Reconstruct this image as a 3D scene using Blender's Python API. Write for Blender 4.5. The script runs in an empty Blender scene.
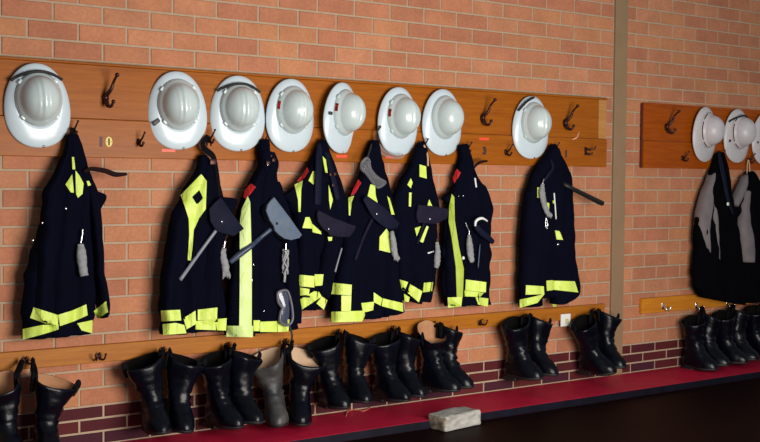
import bpy, bmesh, math, random
from mathutils import Vector, Matrix, noise
from mathutils.bvhtree import BVHTree
random.seed(7)
PI = math.pi
scene = bpy.context.scene
COL = scene.collection

# ------------------------------------------------------------------ camera
F, YAW, PITCH, ROLL, DIST, EYE = 1055.3, 0.58758, -0.03861, 0.00768, 5.0233, 1.35
fw = Vector((math.sin(YAW)*math.cos(PITCH), math.cos(YAW)*math.cos(PITCH), math.sin(PITCH)))
rt0 = fw.cross(Vector((0, 0, 1))).normalized(); up0 = rt0.cross(fw)
rt = math.cos(ROLL)*rt0 + math.sin(ROLL)*up0
up = math.cos(ROLL)*up0 - math.sin(ROLL)*rt0
CAM = Vector((0, -DIST, EYE))
cam = bpy.data.cameras.new('camera'); cam.sensor_width = 36; cam.lens = F/760*36
cam.clip_start = .05
co = bpy.data.objects.new('camera', cam); COL.objects.link(co)
co.matrix_world = Matrix(((rt.x, up.x, -fw.x, CAM.x), (rt.y, up.y, -fw.y, CAM.y), (rt.z, up.z, -fw.z, CAM.z), (0, 0, 0, 1)))
scene.camera = co

def ray(px, py):
    return (rt*((px-380)/F) - up*((py-221)/F) + fw).normalized()
def at(px, py, w=0.0):
    "the point standing w metres out from the brick wall"
    d = ray(px, py); t = (DIST-w)/d.y
    return CAM + d*t
def ground(px, py, z):
    d = ray(px, py); t = (z-EYE)/d.z
    return CAM + d*t

# ------------------------------------------------------------------ object helpers
OFF = {}
def link(name, bm, mat, parent=None, smooth=True, rec=True, loc=None, mats=None):
    if rec: bmesh.ops.recalc_face_normals(bm, faces=bm.faces)
    me = bpy.data.meshes.new(name)
    if parent is not None: off = OFF[parent]
    elif loc is not None: off = Vector(loc)
    else:
        vs = [v.co for v in bm.verts]
        off = Vector(((min(v.x for v in vs)+max(v.x for v in vs))/2, (min(v.y for v in vs)+max(v.y for v in vs))/2, min(v.z for v in vs)))
    bm.transform(Matrix.Translation(-off))
    if smooth:
        for f in bm.faces: f.smooth = True
    bm.to_mesh(me); bm.free()
    if mats:
        for m in mats: me.materials.append(m)
    else: me.materials.append(mat)
    o = bpy.data.objects.new(name, me); COL.objects.link(o)
    if parent is not None: o.parent = parent
    else: o.location = off
    OFF[o] = off
    return o
def tag(o, label, cat, group=None):
    o['label'] = label; o['category'] = cat
    if group: o['group'] = group
    return o
def thing(name, label, cat, loc, group=None):
    o = bpy.data.objects.new(name, None); COL.objects.link(o)
    o.location = loc; o.empty_display_size = .05
    OFF[o] = Vector(loc)
    return tag(o, label, cat, group)
def struct(o):
    o['kind'] = 'structure'; return o
def sharp(o, ang=40):
    me = o.data
    b = bmesh.new(); b.from_mesh(me)
    for e in b.edges:
        if len(e.link_faces) == 2 and e.calc_face_angle(0) > math.radians(ang): e.smooth = False
    b.to_mesh(me); b.free()
    return o

# ------------------------------------------------------------------ shapes
def box(bm, lo, hi, bev=0.0, seg=2):
    r = bmesh.ops.create_cube(bm, size=1)
    for v in r['verts']:
        v.co = Vector([lo[i] + (v.co[i]+.5)*(hi[i]-lo[i]) for i in range(3)])
    if bev:
        es = list({e for v in r['verts'] for e in v.link_edges})
        bmesh.ops.bevel(bm, geom=es, offset=bev, segments=seg, affect='EDGES', profile=.5)
def catmull(pts, n):
    P = [Vector(p) for p in pts]
    if len(P) < 2: return P
    out = []
    for i in range(len(P)-1):
        a = P[max(i-1, 0)]; b = P[i]; c = P[i+1]; d = P[min(i+2, len(P)-1)]
        for k in range(n):
            t = k/n
            out.append(.5*((2*b)+(c-a)*t+(2*a-5*b+4*c-d)*t*t+(3*b-a-3*c+d)*t**3))
    out.append(P[-1]); return out
def tube(bm, pts, rad, seg=10, n=5, flat=1.0, cap=True, smoothpath=True):
    "a tapered tube along world points; rad is a number or a list; flat squashes it across the wall's normal"
    if isinstance(rad, (int, float)): rad = [rad]*len(pts)
    q = [(*p, r) for p, r in zip(pts, rad)]
    if smoothpath and len(pts) > 2:
        path = catmull([Vector(p) for p in pts], n); rr = [max(x[0], 1e-4) for x in catmull([Vector((r, 0, 0)) for r in rad], n)]
    else: path = [Vector(p) for p in pts]; rr = list(rad)
    rings = []; prev = None
    for i, p in enumerate(path):
        t = (path[min(i+1, len(path)-1)] - path[max(i-1, 0)])
        if t.length < 1e-7: t = Vector((0, 0, 1))
        t.normalize()
        if prev is None:
            ref = Vector((0, 1, 0)) if abs(t.y) < .9 else Vector((1, 0, 0))
            nrm = (ref - t*ref.dot(t)).normalized()
        else:
            nrm = (prev - t*prev.dot(t)).normalized()
        prev = nrm; bn = t.cross(nrm)
        rings.append([bm.verts.new(p + nrm*(rr[i]*flat*math.cos(2*PI*k/seg)) + bn*(rr[i]*math.sin(2*PI*k/seg))) for k in range(seg)])
    for a, b in zip(rings, rings[1:]):
        for k in range(seg): bm.faces.new((a[k], a[(k+1) % seg], b[(k+1) % seg], b[k]))
    if cap:
        bm.faces.new(rings[0][::-1]); bm.faces.new(rings[-1])
def ball(bm, c, r, sc=(1, 1, 1), u=12, v=8):
    m = Matrix.Translation(c) @ Matrix.Diagonal((sc[0], sc[1], sc[2], 1))
    bmesh.ops.create_uvsphere(bm, u_segments=u, v_segments=v, radius=r, matrix=m)
def disc(bm, c, r, th, sx=1, sz=1, seg=24):
    "a short cylinder whose axis is the wall's normal"
    m = Matrix.Translation(c) @ Matrix.Diagonal((sx, 1, sz, 1)) @ Matrix.Rotation(PI/2, 4, 'X')
    bmesh.ops.create_cone(bm, cap_ends=True, segments=seg, radius1=r, radius2=r*.93, depth=th, matrix=m)
def slab(bm, poly, w, th, bev=.003, curve=0.0, wf=None):
    "an outline given point by point, th thick, standing w out of the wall; curve bows it"
    pts = [at(x, y, (wf(x, y) if wf else w)) for x, y in poly]
    vs = [bm.verts.new(p) for p in pts]
    f = bm.faces.new(vs)
    r = bmesh.ops.extrude_face_region(bm, geom=[f])
    nv = [e for e in r['geom'] if isinstance(e, bmesh.types.BMVert)]
    for v in nv: v.co.y -= th
    fs = [e for e in r['geom'] if isinstance(e, bmesh.types.BMFace)]
    if bev:
        es = list({e for g in fs for e in g.edges})
        bmesh.ops.bevel(bm, geom=es, offset=bev, segments=2, affect='EDGES', profile=.5, clamp_overlap=True)

# ------------------------------------------------------------------ materials
def mat(name, col, rough=.6, metal=0.0, spec=.5, n2=None, nscale=20, namt=.5, bump=0, bscale=200, coat=0.0, sheen=0.0, alpha=1.0, stretch=None, trans=0.0):
    m = bpy.data.materials.new(name); m.use_nodes = True
    nt = m.node_tree; b = nt.nodes['Principled BSDF']
    b.inputs['Base Color'].default_value = (*col, 1); b.inputs['Roughness'].default_value = rough
    b.inputs['Metallic'].default_value = metal; b.inputs['Specular IOR Level'].default_value = spec
    b.inputs['Coat Weight'].default_value = coat; b.inputs['Coat Roughness'].default_value = .12
    b.inputs['Sheen Weight'].default_value = sheen; b.inputs['Alpha'].default_value = alpha
    b.inputs['Transmission Weight'].default_value = trans
    tc = nt.nodes.new('ShaderNodeTexCoord'); mp = nt.nodes.new('ShaderNodeMapping')
    nt.links.new(tc.outputs['Object'], mp.inputs[0])
    if stretch: mp.inputs['Scale'].default_value = stretch
    if n2:
        no = nt.nodes.new('ShaderNodeTexNoise'); no.inputs['Scale'].default_value = nscale; no.inputs['Detail'].default_value = 6
        nt.links.new(mp.outputs[0], no.inputs['Vector'])
        cr = nt.nodes.new('ShaderNodeValToRGB'); cr.color_ramp.elements[0].position = .5-namt/2+.02; cr.color_ramp.elements[1].position = .5+namt/2
        cr.color_ramp.elements[0].color = (*col, 1); cr.color_ramp.elements[1].color = (*n2, 1)
        nt.links.new(no.outputs['Fac'], cr.inputs[0]); nt.links.new(cr.outputs[0], b.inputs['Base Color'])
    if bump:
        nb = nt.nodes.new('ShaderNodeTexNoise'); nb.inputs['Scale'].default_value = bscale; nb.inputs['Detail'].default_value = 4
        nt.links.new(mp.outputs[0], nb.inputs['Vector'])
        bp = nt.nodes.new('ShaderNodeBump'); bp.inputs['Strength'].default_value = bump; bp.inputs['Distance'].default_value = .004
        nt.links.new(nb.outputs['Fac'], bp.inputs['Height']); nt.links.new(bp.outputs[0], b.inputs['Normal'])
    return m

def brick_mat():
    m = bpy.data.materials.new('clay_brick'); m.use_nodes = True
    nt = m.node_tree; b = nt.nodes['Principled BSDF']; b.inputs['Roughness'].default_value = .8
    b.inputs['Specular IOR Level'].default_value = .25
    at_ = nt.nodes.new('ShaderNodeAttribute'); at_.attribute_name = 'tint'
    tc = nt.nodes.new('ShaderNodeTexCoord'); no = nt.nodes.new('ShaderNodeTexNoise'); no.inputs['Scale'].default_value = 60; no.inputs['Detail'].default_value = 8
    nt.links.new(tc.outputs['Object'], no.inputs['Vector'])
    n2 = nt.nodes.new('ShaderNodeTexNoise'); n2.inputs['Scale'].default_value = 7; n2.inputs['Detail'].default_value = 4
    nt.links.new(tc.outputs['Object'], n2.inputs['Vector'])
    mr = nt.nodes.new('ShaderNodeMapRange'); mr.inputs[1].default_value = .3; mr.inputs[2].default_value = .7; mr.inputs[3].default_value = .90; mr.inputs[4].default_value = 1.09
    nt.links.new(no.outputs['Fac'], mr.inputs[0])
    mr2 = nt.nodes.new('ShaderNodeMapRange'); mr2.inputs[1].default_value = .3; mr2.inputs[2].default_value = .7; mr2.inputs[3].default_value = .88; mr2.inputs[4].default_value = 1.1
    nt.links.new(n2.outputs['Fac'], mr2.inputs[0])
    mu = nt.nodes.new('ShaderNodeMath'); mu.operation = 'MULTIPLY'; nt.links.new(mr.outputs[0], mu.inputs[0]); nt.links.new(mr2.outputs[0], mu.inputs[1])
    vm = nt.nodes.new('ShaderNodeVectorMath'); vm.operation = 'SCALE'
    nt.links.new(at_.outputs['Color'], vm.inputs[0]); nt.links.new(mu.outputs[0], vm.inputs['Scale'])
    nt.links.new(vm.outputs[0], b.inputs['Base Color'])
    bp = nt.nodes.new('ShaderNodeBump'); bp.inputs['Strength'].default_value = .35; bp.inputs['Distance'].default_value = .003
    nt.links.new(no.outputs['Fac'], bp.inputs['Height']); nt.links.new(bp.outputs[0], b.inputs['Normal'])
    return m

def wood_mat(name, dark, light, rough=.45, coat=.08):
    m = bpy.data.materials.new(name); m.use_nodes = True
    nt = m.node_tree; b = nt.nodes['Principled BSDF']; b.inputs['Roughness'].default_value = rough
    b.inputs['Coat Weight'].default_value = coat; b.inputs['Coat Roughness'].default_value = .2
    b.inputs['Specular IOR Level'].default_value = .14
    tc = nt.nodes.new('ShaderNodeTexCoord'); mp = nt.nodes.new('ShaderNodeMapping'); mp.inputs['Scale'].default_value = (.5, 8, 8)
    nt.links.new(tc.outputs['Object'], mp.inputs[0])
    no = nt.nodes.new('ShaderNodeTexNoise'); no.inputs['Scale'].default_value = 6; no.inputs['Detail'].default_value = 9; no.inputs['Distortion'].default_value = .6
    nt.links.new(mp.outputs[0], no.inputs['Vector'])
    mp2 = nt.nodes.new('ShaderNodeMapping'); mp2.inputs['Scale'].default_value = (3, 60, 60); nt.links.new(tc.outputs['Object'], mp2.inputs[0])
    n2 = nt.nodes.new('ShaderNodeTexNoise'); n2.inputs['Scale'].default_value = 5; n2.inputs['Detail'].default_value = 5; nt.links.new(mp2.outputs[0], n2.inputs['Vector'])
    mx = nt.nodes.new('ShaderNodeMath'); mx.operation = 'MULTIPLY_ADD'; mx.inputs[1].default_value = .35
    nt.links.new(n2.outputs['Fac'], mx.inputs[0]); 
    m6 = nt.nodes.new('ShaderNodeMath'); m6.operation = 'MULTIPLY'; m6.inputs[1].default_value = .65; nt.links.new(no.outputs['Fac'], m6.inputs[0]); nt.links.new(m6.outputs[0], mx.inputs[2])
    cr = nt.nodes.new('ShaderNodeValToRGB'); cr.color_ramp.elements[0].position = .36; cr.color_ramp.elements[1].position = .64
    cr.color_ramp.elements[0].color = (*dark, 1); cr.color_ramp.elements[1].color = (*light, 1)
    nt.links.new(mx.outputs[0], cr.inputs[0]); nt.links.new(cr.outputs[0], b.inputs['Base Color'])
    bp = nt.nodes.new('ShaderNodeBump'); bp.inputs['Strength'].default_value = .15; bp.inputs['Distance'].default_value = .002
    nt.links.new(n2.outputs['Fac'], bp.inputs['Height']); nt.links.new(bp.outputs[0], b.inputs['Normal'])
    return m

M = dict(
    brick=brick_mat(),
    mortar=mat('mortar', (.47, .35, .245), .95, n2=(.39, .29, .195), nscale=25, bump=.4, bscale=150),
    column=mat('tan_paint', (.30, .19, .105), .6, n2=(.26, .165, .09), nscale=8),
    redpaint=mat('red_paint', (.62, .010, .055), .5, spec=.3, n2=(.46, .008, .04), nscale=9, bump=.3, bscale=60),
    edge=mat('dark_edge_paint', (.007, .006, .016), .6, spec=.15, n2=(.003, .003, .006), nscale=14),
    floor=mat('dark_floor', (.004, .0016, .0016), .55, spec=.06, n2=(.010, .002, .002), nscale=3),
    woodL=wood_mat('rack_timber', (.27, .070, .004), (.37, .105, .007)),
    woodE=wood_mat('pale_timber', (.42, .19, .05), (.52, .25, .08)),
    woodR=wood_mat('red_timber', (.28, .050, .002), (.38, .078, .003)),
    railL=wood_mat('rail_timber', (.33, .105, .010), (.44, .155, .016)),
    railR=wood_mat('orange_timber', (.50, .17, .012), (.62, .235, .02)),
    gap=mat('dark_gap', (.08, .01, .006), .8),
    iron=mat('bronzed_iron', (.035, .010, .008), .38, metal=.6, n2=(.06, .02, .016), nscale=60),
    steel=mat('steel', (.55, .52, .5), .3, metal=1),
    brass=mat('yellow_tag', (.80, .62, .16), .5),
    slot=mat('tag_slot', (.045, .03, .004), .8),
    digit=mat('stamped_ink', (.045, .016, .020), .7),
    bluedigit=mat('faded_ink', (.15, .075, .09), .8),
    redtape=mat('red_tape', (.95, .09, .045), .4, n2=(.85, .06, .035), nscale=90),
    white=mat('helmet_white', (.60, .69, .75), .33, spec=.5, coat=.25, n2=(.56, .66, .72), nscale=30),
    dome=mat('helmet_shell', (.57, .65, .65), .28, coat=.3, n2=(.53, .61, .61), nscale=40),
    rwhite=mat('helmet_aged_white', (.58, .56, .57), .4, n2=(.52, .49, .52), nscale=30),
    redstripe=mat('red_stripe', (.35, .01, .03), .5),
    darkbadge=mat('dark_badge', (.03, .03, .035), .5),
    elastic=mat('black_elastic', (.012, .011, .012), .7),
    cloth=mat('navy_cloth', (.0022, .0026, .0075), .9, spec=.03, n2=(.0030, .0036, .011), nscale=5, bump=.35, bscale=500),
    cloth2=mat('black_cloth', (.0014, .0014, .0022), .9, spec=.03, n2=(.0024, .0024, .004), nscale=5, bump=.3, bscale=500),
    lime=mat('lime_reflective', (.60, .76, .09), .5, n2=(.70, .84, .17), nscale=22, bump=.15, bscale=60),
    pale=mat('pale_reflective', (.58, .75, .20), .5, n2=(.66, .80, .34), nscale=22, bump=.15, bscale=60),
    olive=mat('worn_lime', (.36, .48, .035), .6, n2=(.46, .56, .06), nscale=25),
    red=mat('red_shoulder_cloth', (.55, .01, .012), .7),
    strap=mat('black_webbing', (.003, .003, .005), .7, spec=.08, bump=.2, bscale=400),
    brownstrap=mat('brown_leather_strap', (.016, .005, .005), .75, spec=.1),
    glove=mat('grey_leather', (.30, .30, .31), .75, n2=(.20, .20, .21), nscale=45, bump=.5, bscale=90),
    rope=mat('grey_cord', (.42, .42, .42), .85, n2=(.22, .22, .23), nscale=80, bump=.5, bscale=150),
    metal=mat('bright_metal', (.75, .75, .76), .25, metal=1),
    bluepouch=mat('blue_black_leather', (.004, .005, .017), .65, spec=.10, n2=(.007, .009, .026), nscale=20),
    greyblade=mat('grey_blade', (.085, .12, .18), .55, spec=.2, n2=(.12, .155, .215), nscale=30),
    purpleblade=mat('dark_blade', (.010, .008, .020), .7, spec=.08, n2=(.016, .013, .030), nscale=25),
    bluehandle=mat('slate_handle', (.020, .030, .065), .4, n2=(.055, .075, .13), nscale=30),
    greyhandle=mat('grey_handle', (.20, .22, .26), .4),
    blackhandle=mat('black_rubber_handle', (.006, .006, .007), .5),
    lens=mat('smoked_lens', (.05, .06, .10), .12, spec=.6),
    gframe=mat('goggle_frame', (.13, .12, .15), .3, spec=.5),
    clear=mat('clear_plastic', (.45, .45, .47), .12, alpha=.2, spec=.7),
    leather=mat('black_leather', (.0010, .0012, .003), .30, spec=.24, n2=(.0022, .0028, .008), nscale=12, bump=.45, bscale=45),
    dusty=mat('scuffed_leather', (.010, .010, .014), .5, n2=(.075, .068, .064), nscale=9, namt=.35, bump=.5, bscale=60),
    sole=mat('black_sole', (.006, .006, .007), .6),
    tan=mat('tan_lining', (.46, .23, .11), .8, n2=(.38, .17, .075), nscale=18),
    paletan=mat('pale_lining', (.58, .40, .27), .8, n2=(.5, .33, .2), nscale=18),
    darklin=mat('dark_lining', (.003, .0025, .0025), .95, spec=.1),
    greycloth=mat('grey_cloth', (.14, .118, .125), .85, n2=(.19, .16, .17), nscale=12, bump=.3, bscale=120),
    card=mat('white_card', (.78, .80, .78), .6),
    cardmark=mat('card_stain', (.55, .52, .25), .7),
    block=mat('weathered_timber', (.46, .45, .43), .85, n2=(.24, .215, .18), nscale=14, namt=.4, bump=.6, bscale=40, stretch=(1, 3, 3)),
    blockend=mat('weathered_end_grain', (.34, .28, .21), .9, n2=(.10, .07, .05), nscale=25, namt=.3, bump=.6, bscale=60),
    clearlens=mat('clear_lens', (.5, .5, .52), .1, alpha=.12),
    twine=mat('orange_twine', (.55, .17, .09), .8),
    chip=mat('chipped_timber', (.80, .42, .26), .8),
)

# ------------------------------------------------------------------ the brick wall
ROWH, ROW0 = .08807, EYE-.00984
U0, UR = 1.2459, 5.539
CL, CR = 5.208, 5.322                    # the column's edges
PT = .046                                # plinth top above the floor
X0, X1 = .55, 8.6
def wall():
    bm = bmesh.new(); cl = bm.loops.layers.float_color.new('tint')
    def brick(x0, x1, z0, z1, col, proud):
        if x1-x0 < .015: return
        c = .0028; y = -proud; yb = .012
        pts = [(x0, yb, z0), (x1, yb, z0), (x1, yb, z1), (x0, yb, z1), (x0, y+c, z0), (x1, y+c, z0), (x1, y+c, z1), (x0, y+c, z1),
               (x0+c, y, z0+c), (x1-c, y, z0+c), (x1-c, y, z1-c), (x0+c, y, z1-c)]
        v = [bm.verts.new(p) for p in pts]
        for k in range(4):
            n = (k+1) % 4
            for q in ((k, n, 4+n, 4+k), (4+k, 4+n, 8+n, 8+k)):
                f = bm.faces.new([v[i] for i in q]); f.material_index = 0
                for l in f.loops: l[cl] = (*col, 1)
        f = bm.faces.new((v[8], v[9], v[10], v[11]))
        for l in f.loops: l[cl] = (*col, 1)
    lightc = [(.48, .195, .10), (.47, .185, .096), (.50, .21, .11), (.46, .18, .097), (.49, .205, .098), (.44, .168, .092)]
    darkc = [(.075, .011, .016), (.088, .011, .014), (.060, .012, .024), (.098, .014, .016)]
    rows = []
    for m in range(-12, 22): rows.append((m, ROW0+ROWH*m-ROWH/2, ROW0+ROWH*m+ROWH/2, False))
    zb = ROW0-ROWH*12.5; dh = (zb-PT)/3
    for k in range(3): rows.append((-13-k, zb-dh*(k+1), zb-dh*k, True))
    J = .0052
    for m, z0, z1, dark in rows:
        for side in (0, 1):
            lo, hi = ((X0, CL-.004), (CR+.012, X1))[side]
            base = (U0 if m % 2 else U0+.12) if side == 0 else (UR+.12 if m % 2 else UR)
            k0 = math.floor((lo-base)/.24)-1
            x = base+.24*k0
            while x < hi:
                a, b = max(x+J, lo), min(x+.24-J, hi)
                r = random.random()
                col = random.choice(darkc if dark else lightc)
                s = random.uniform(.94, 1.06)
                brick(a, b, z0+J, z1-J, tuple(c*s for c in col), random.uniform(-.001, .0012))
                x += .24
    # the mortar bed behind
    v = [bm.verts.new(p) for p in ((X0, .0045, -.05), (X1, .0045, -.05), (X1, .0045, 3.25), (X0, .0045, 3.25))]
    f = bm.faces.new(v); f.material_index = 1
    b2 = bmesh.new(); box(b2, (X0, .012, -.05), (X1, .24, 3.25))
    me = bpy.data.meshes.new('t'); b2.to_mesh(me); b2.free()
    n0 = len(bm.faces); bm.from_mesh(me); bm.faces.ensure_lookup_table()
    for f in bm.faces[n0:]: f.material_index = 1
    return struct(link('wall_back', bm, None, smooth=False, mats=[M['brick'], M['mortar']], rec=False))
wall()
bm = bmesh.new(); box(bm, (CL, -.014, PT), (CR, .02, 3.2), .003); 
struct(link('trim_1', bm, M['column'], smooth=False))
bm = bmesh.new(); box(bm, (CR+.001, -.001, PT), (CR+.011, .02, 3.2)); 
struct(link('shadow_gap_strip', bm, M['gap'], smooth=False))  # dark strip filling the gap beside the column, its shadow put into the colour

# plinth and floor
fy = []
for px, py in ((445, 417), (400, 423.5), (491, 411.5), (700, 382)):
    fy.append(ground(px, py, PT).y)
PF = sum(fy)/len(fy)
bm = bmesh.new(); box(bm, (X0, PF, 0), (X1, .0, PT), .004)
bm.faces.ensure_lookup_table()
for f in bm.faces: f.material_index = 1 if f.normal.y < -.7 else 0
struct(link('plinth', bm, None, smooth=False, mats=[M['redpaint'], M['edge']]))
bm = bmesh.new(); box(bm, (-4, -8, -.08), (X1, .2, 0.0))
struct(link('floor', bm, M['floor'], smooth=False))

# ------------------------------------------------------------------ racks and hooks
def V(x, z, w): return Vector((x, -w, z))
def big_hook(bm, x, z, w, mirror=1):
    "ornate hat and coat hook: plate, long upper arm, short curled lower arm"
    disc(bm, V(x, z, w+.004), .016, .008, 1, 1.7)
    tube(bm, [V(x, z-.004, w+.004), V(x-.002, z+.012, w+.022), V(x+.012, z+.040, w+.045), V(x+.020, z+.070, w+.052), V(x+.024, z+.092, w+.072), V(x+.026, z+.102, w+.088)],
         [.010, .011, .009, .007, .006, .0055], 10)
    ball(bm, V(x+.026, z+.106, w+.090), .011)
    tube(bm, [V(x, z+.006, w+.004), V(x-.004, z-.016, w+.022), V(x-.002, z-.038, w+.036), V(x+.008, z-.042, w+.056), V(x+.014, z-.024, w+.068)],
         [.010, .012, .010, .008, .006], 10)
    ball(bm, V(x+.015, z-.020, w+.069), .010)
    ball(bm, V(x-.004, z+.002, w+.014), .015, (1, 1, 1.3))
def small_hook(bm, x, z, w):
    disc(bm, V(x, z, w+.003), .012, .006, 1, 1.5)
    tube(bm, [V(x, z-.004, w+.004), V(x+.001, z+.004, w+.024), V(x+.006, z+.022, w+.040), V(x+.012, z+.042, w+.050)], [.006, .0055, .0045, .004], 8)
    ball(bm, V(x+.0125, z+.045, w+.051), .006)
    tube(bm, [V(x, z, w+.004), V(x, z-.016, w+.02), V(x+.002, z-.020, w+.040), V(x+.006, z-.008, w+.050)], [.007, .007, .006, .0045], 8)
    ball(bm, V(x+.006, z-.005, w+.050), .007)
def boot_hook(bm, x, z, w):
    "two prongs side by side on a small plate"
    box(bm, (x-.014, -w-.004, z-.014), (x+.014, -w, z+.012), .0015)
    for s in (-1, 1):
        tube(bm, [V(x+s*.006, z-.004, w+.003), V(x+s*.012, z-.016, w+.014), V(x+s*.020, z-.012, w+.032), V(x+s*.025, z+.010, w+.040)], [.005, .005, .0045, .004], 8)
        ball(bm, V(x+s*.025, z+.012, w+.040), .006)
    tube(bm, [V(x, z+.002, w+.003), V(x, z+.014, w+.016), V(x, z+.020, w+.028)], [.004, .004, .0035], 8)

TP, MID, BT = EYE+.541, 0, EYE+.0988
MID = at(70, 118, .02).z
UPW, LOW, RAILW = .022, .028, .026
def rack(name, xl, xr, wood, endwood, label, moulding):
    t = thing(name, label, 'coat rack', ((xl+xr)/2, 0, BT))
    e = .0
    bm = bmesh.new(); box(bm, (xl, -UPW, MID+.001), (xr-(.075 if endwood else 0), .0, TP), .002)
    link('upper_plank', bm, wood, t, smooth=False)
    bm = bmesh.new(); box(bm, (xl, -LOW, BT), (xr, .0, MID-.002), .003)
    link('lower_plank', bm, wood, t, smooth=False)
    if endwood:
        bm = bmesh.new(); box(bm, (xr-.074, -UPW-.002, MID+.001), (xr-.002, 0, TP), .002)
        link('end_strip', bm, endwood, t, smooth=False)
    if moulding:
        bm = bmesh.new(); box(bm, (xl, -UPW-.010, TP+.0005), (xr-.002, 0, TP+.012), .004)
        link('top_moulding', bm, wood, t, smooth=False)
    return t
XR = at(604, 133, .0).x
rackL = rack('coat_rack', .75, XR, M['woodL'], M['woodE'], 'long two-plank timber coat rack left of the tan column, holding eight white helmets and jackets', True)
X2 = at(641, 135, .0).x
rackR = rack('coat_rack', X2, 8.3, M['woodR'], None, 'reddish timber coat rack right of the tan column, cut off by the picture edge', False)
bm = bmesh.new(); box(bm, (X2-.012, -.014, BT), (X2-.001, 0, TP-.002), .002); link('end_strip', bm, M['gap'], rackR, smooth=False)

HELM_PX = [(39, 105.5), (179, 110.5), (239.5, 113.5), (293, 115.5), (344.5, 118), (401, 121.5), (445, 122.5), (533.5, 127.5)]
HELM_R = [(707.5, 134.5), (739.5, 136), (767, 139)]
def hooks_on(t, fn, pts, w, m, name='hook'):
    for px, py in pts:
        p = at(px, py, w); bm = bmesh.new(); fn(bm, p.x, p.z, w); link(name, bm, m, t)
BIGZ = at(107, 96, .03).z
def px_of_big(px):
    p = at(px, 100, UPW); return p.x
def big_at(t, xs, m, z):
    for x in xs:
        bm = bmesh.new(); big_hook(bm, x, z, UPW); link('hat_hook', bm, m, t)
big_at(rackL, [at(105.5, 98, UPW).x], M['iron'], at(105.5, 98, UPW).z)
big_at(rackL, [at(482, 118, UPW).x], M['iron'], at(482, 118, UPW).z)
big_at(rackL, [at(564.5, 123, UPW).x], M['iron'], at(564.5, 123, UPW).z)
big_at(rackR, [at(666, 127, UPW).x], M['iron'], at(666, 127, UPW).z)
for (px, py) in HELM_PX: big_at(rackL, [at(px, py, .05).x-.01], M['iron'], at(px, py, .05).z-.02)
for (px, py) in HELM_R: big_at(rackR, [at(px, py, .05).x-.01], M['iron'], at(px, py, .05).z-.02)
COAT_HOOKS = [(72, 131), (208.5, 139), (261, 144), (319, 144), (371, 146), (421, 147), (464.5, 150), (552, 150)]
hooks_on(rackL, small_hook, COAT_HOOKS+[(138.5, 142), (505.5, 152)], LOW, M['iron'], 'coat_hook')
hooks_on(rackR, small_hook, [(718, 157), (748, 160), (682, 158)], LOW, M['iron'], 'coat_hook')
def double_hook(bm, x, z, w):
    box(bm, (x-.012, -w-.005, z-.026), (x+.010, -w, z+.026), .002)
    tube(bm, [V(x, z+.012, w+.004), V(x+.012, z+.008, w+.03), V(x+.034, z+.012, w+.046), V(x+.042, z+.03, w+.05)], [.006, .006, .005, .005], 8)
    tube(bm, [V(x, z-.014, w+.004), V(x+.008, z-.022, w+.025), V(x+.02, z-.02, w+.036), V(x+.026, z-.010, w+.038)], [.006, .006, .005, .005], 8)
hooks_on(rackL, double_hook, [(585.5, 151)], LOW, M['iron'], 'coat_hook')

def text_part(ch, px, py, w, size, m, t, name):
    cu = bpy.data.curves.new('t', 'FONT'); cu.body = ch; cu.size = size; cu.extrude = .0006; cu.offset = .0038; cu.align_x = 'CENTER'; cu.align_y = 'CENTER'
    o = bpy.data.objects.new('t', cu); COL.objects.link(o)
    dg = bpy.context.evaluated_depsgraph_get(); me = bpy.data.meshes.new_from_object(o.evaluated_get(dg))
    bpy.data.objects.remove(o)
    bm = bmesh.new(); bm.from_mesh(me); bm.transform(Matrix.Rotation(PI/2, 4, 'X'))
    bm.transform(Matrix.Translation(at(px, py, w+.0005)))
    link(name, bm, m, t, smooth=False, rec=False)
text_part('1', 101, 142.2, LOW, .062, M['bluedigit'], rackL, 'painted_number')
text_part('3', 484.5, 151, LOW, .060, M['digit'], rackL, 'painted_number')
text_part('1', 566, 154, LOW, .060, M['digit'], rackL, 'painted_number')
bm = bmesh.new(); c = at(108.8, 141.8, LOW); disc(bm, c+Vector((0, -.001, 0)), .019, .003, .95, 1.35)
nd = link('number_disc', bm, M['brass'], rackL); sharp(nd)
nd['label'] = 'yellow oval disc with a dark slot'
bm = bmesh.new(); box(bm, (c.x-.0035, -LOW-.0045, c.z-.017), (c.x+.0035, -LOW-.002, c.z+.017), .0005)
for s in (-1, 1): disc(bm, c+Vector((s*.011, -.003, 0)), .0022, .0015)
link('slot', bm, M['slot'], nd)
def strip(px, py, w, wd, ht, m, t, name, rot=0):
    p = at(px, py, w); bm = bmesh.new(); box(bm, (p.x-wd/2, -w-.0015, p.z-ht/2), (p.x+wd/2, -w, p.z+ht/2), .0004); return link(name, bm, m, t, smooth=False)
strip(168.5, 150.6, LOW, .072, .014, M['redtape'], rackL, 'label_strip')
strip(341.5, 156.3, LOW, .070, .014, M['redtape'], rackL, 'label_strip')
strip(389.5, 157.3, LOW, .058, .014, M['redtape'], rackL, 'label_strip')
strip(484, 139, LOW, .074, .015, M['redtape'], rackL, 'label_strip')
bm = bmesh.new(); tube(bm, [at(572.5, 139.5, LOW), at(575.5, 138.3, LOW), at(577.6, 136.6, LOW), at(578, 134.4, LOW), at(579.5, 132, UPW)], [.003, .005, .004, .004, .002], 6, flat=.35)
link('chip', bm, M['chip'], rackL)

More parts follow.
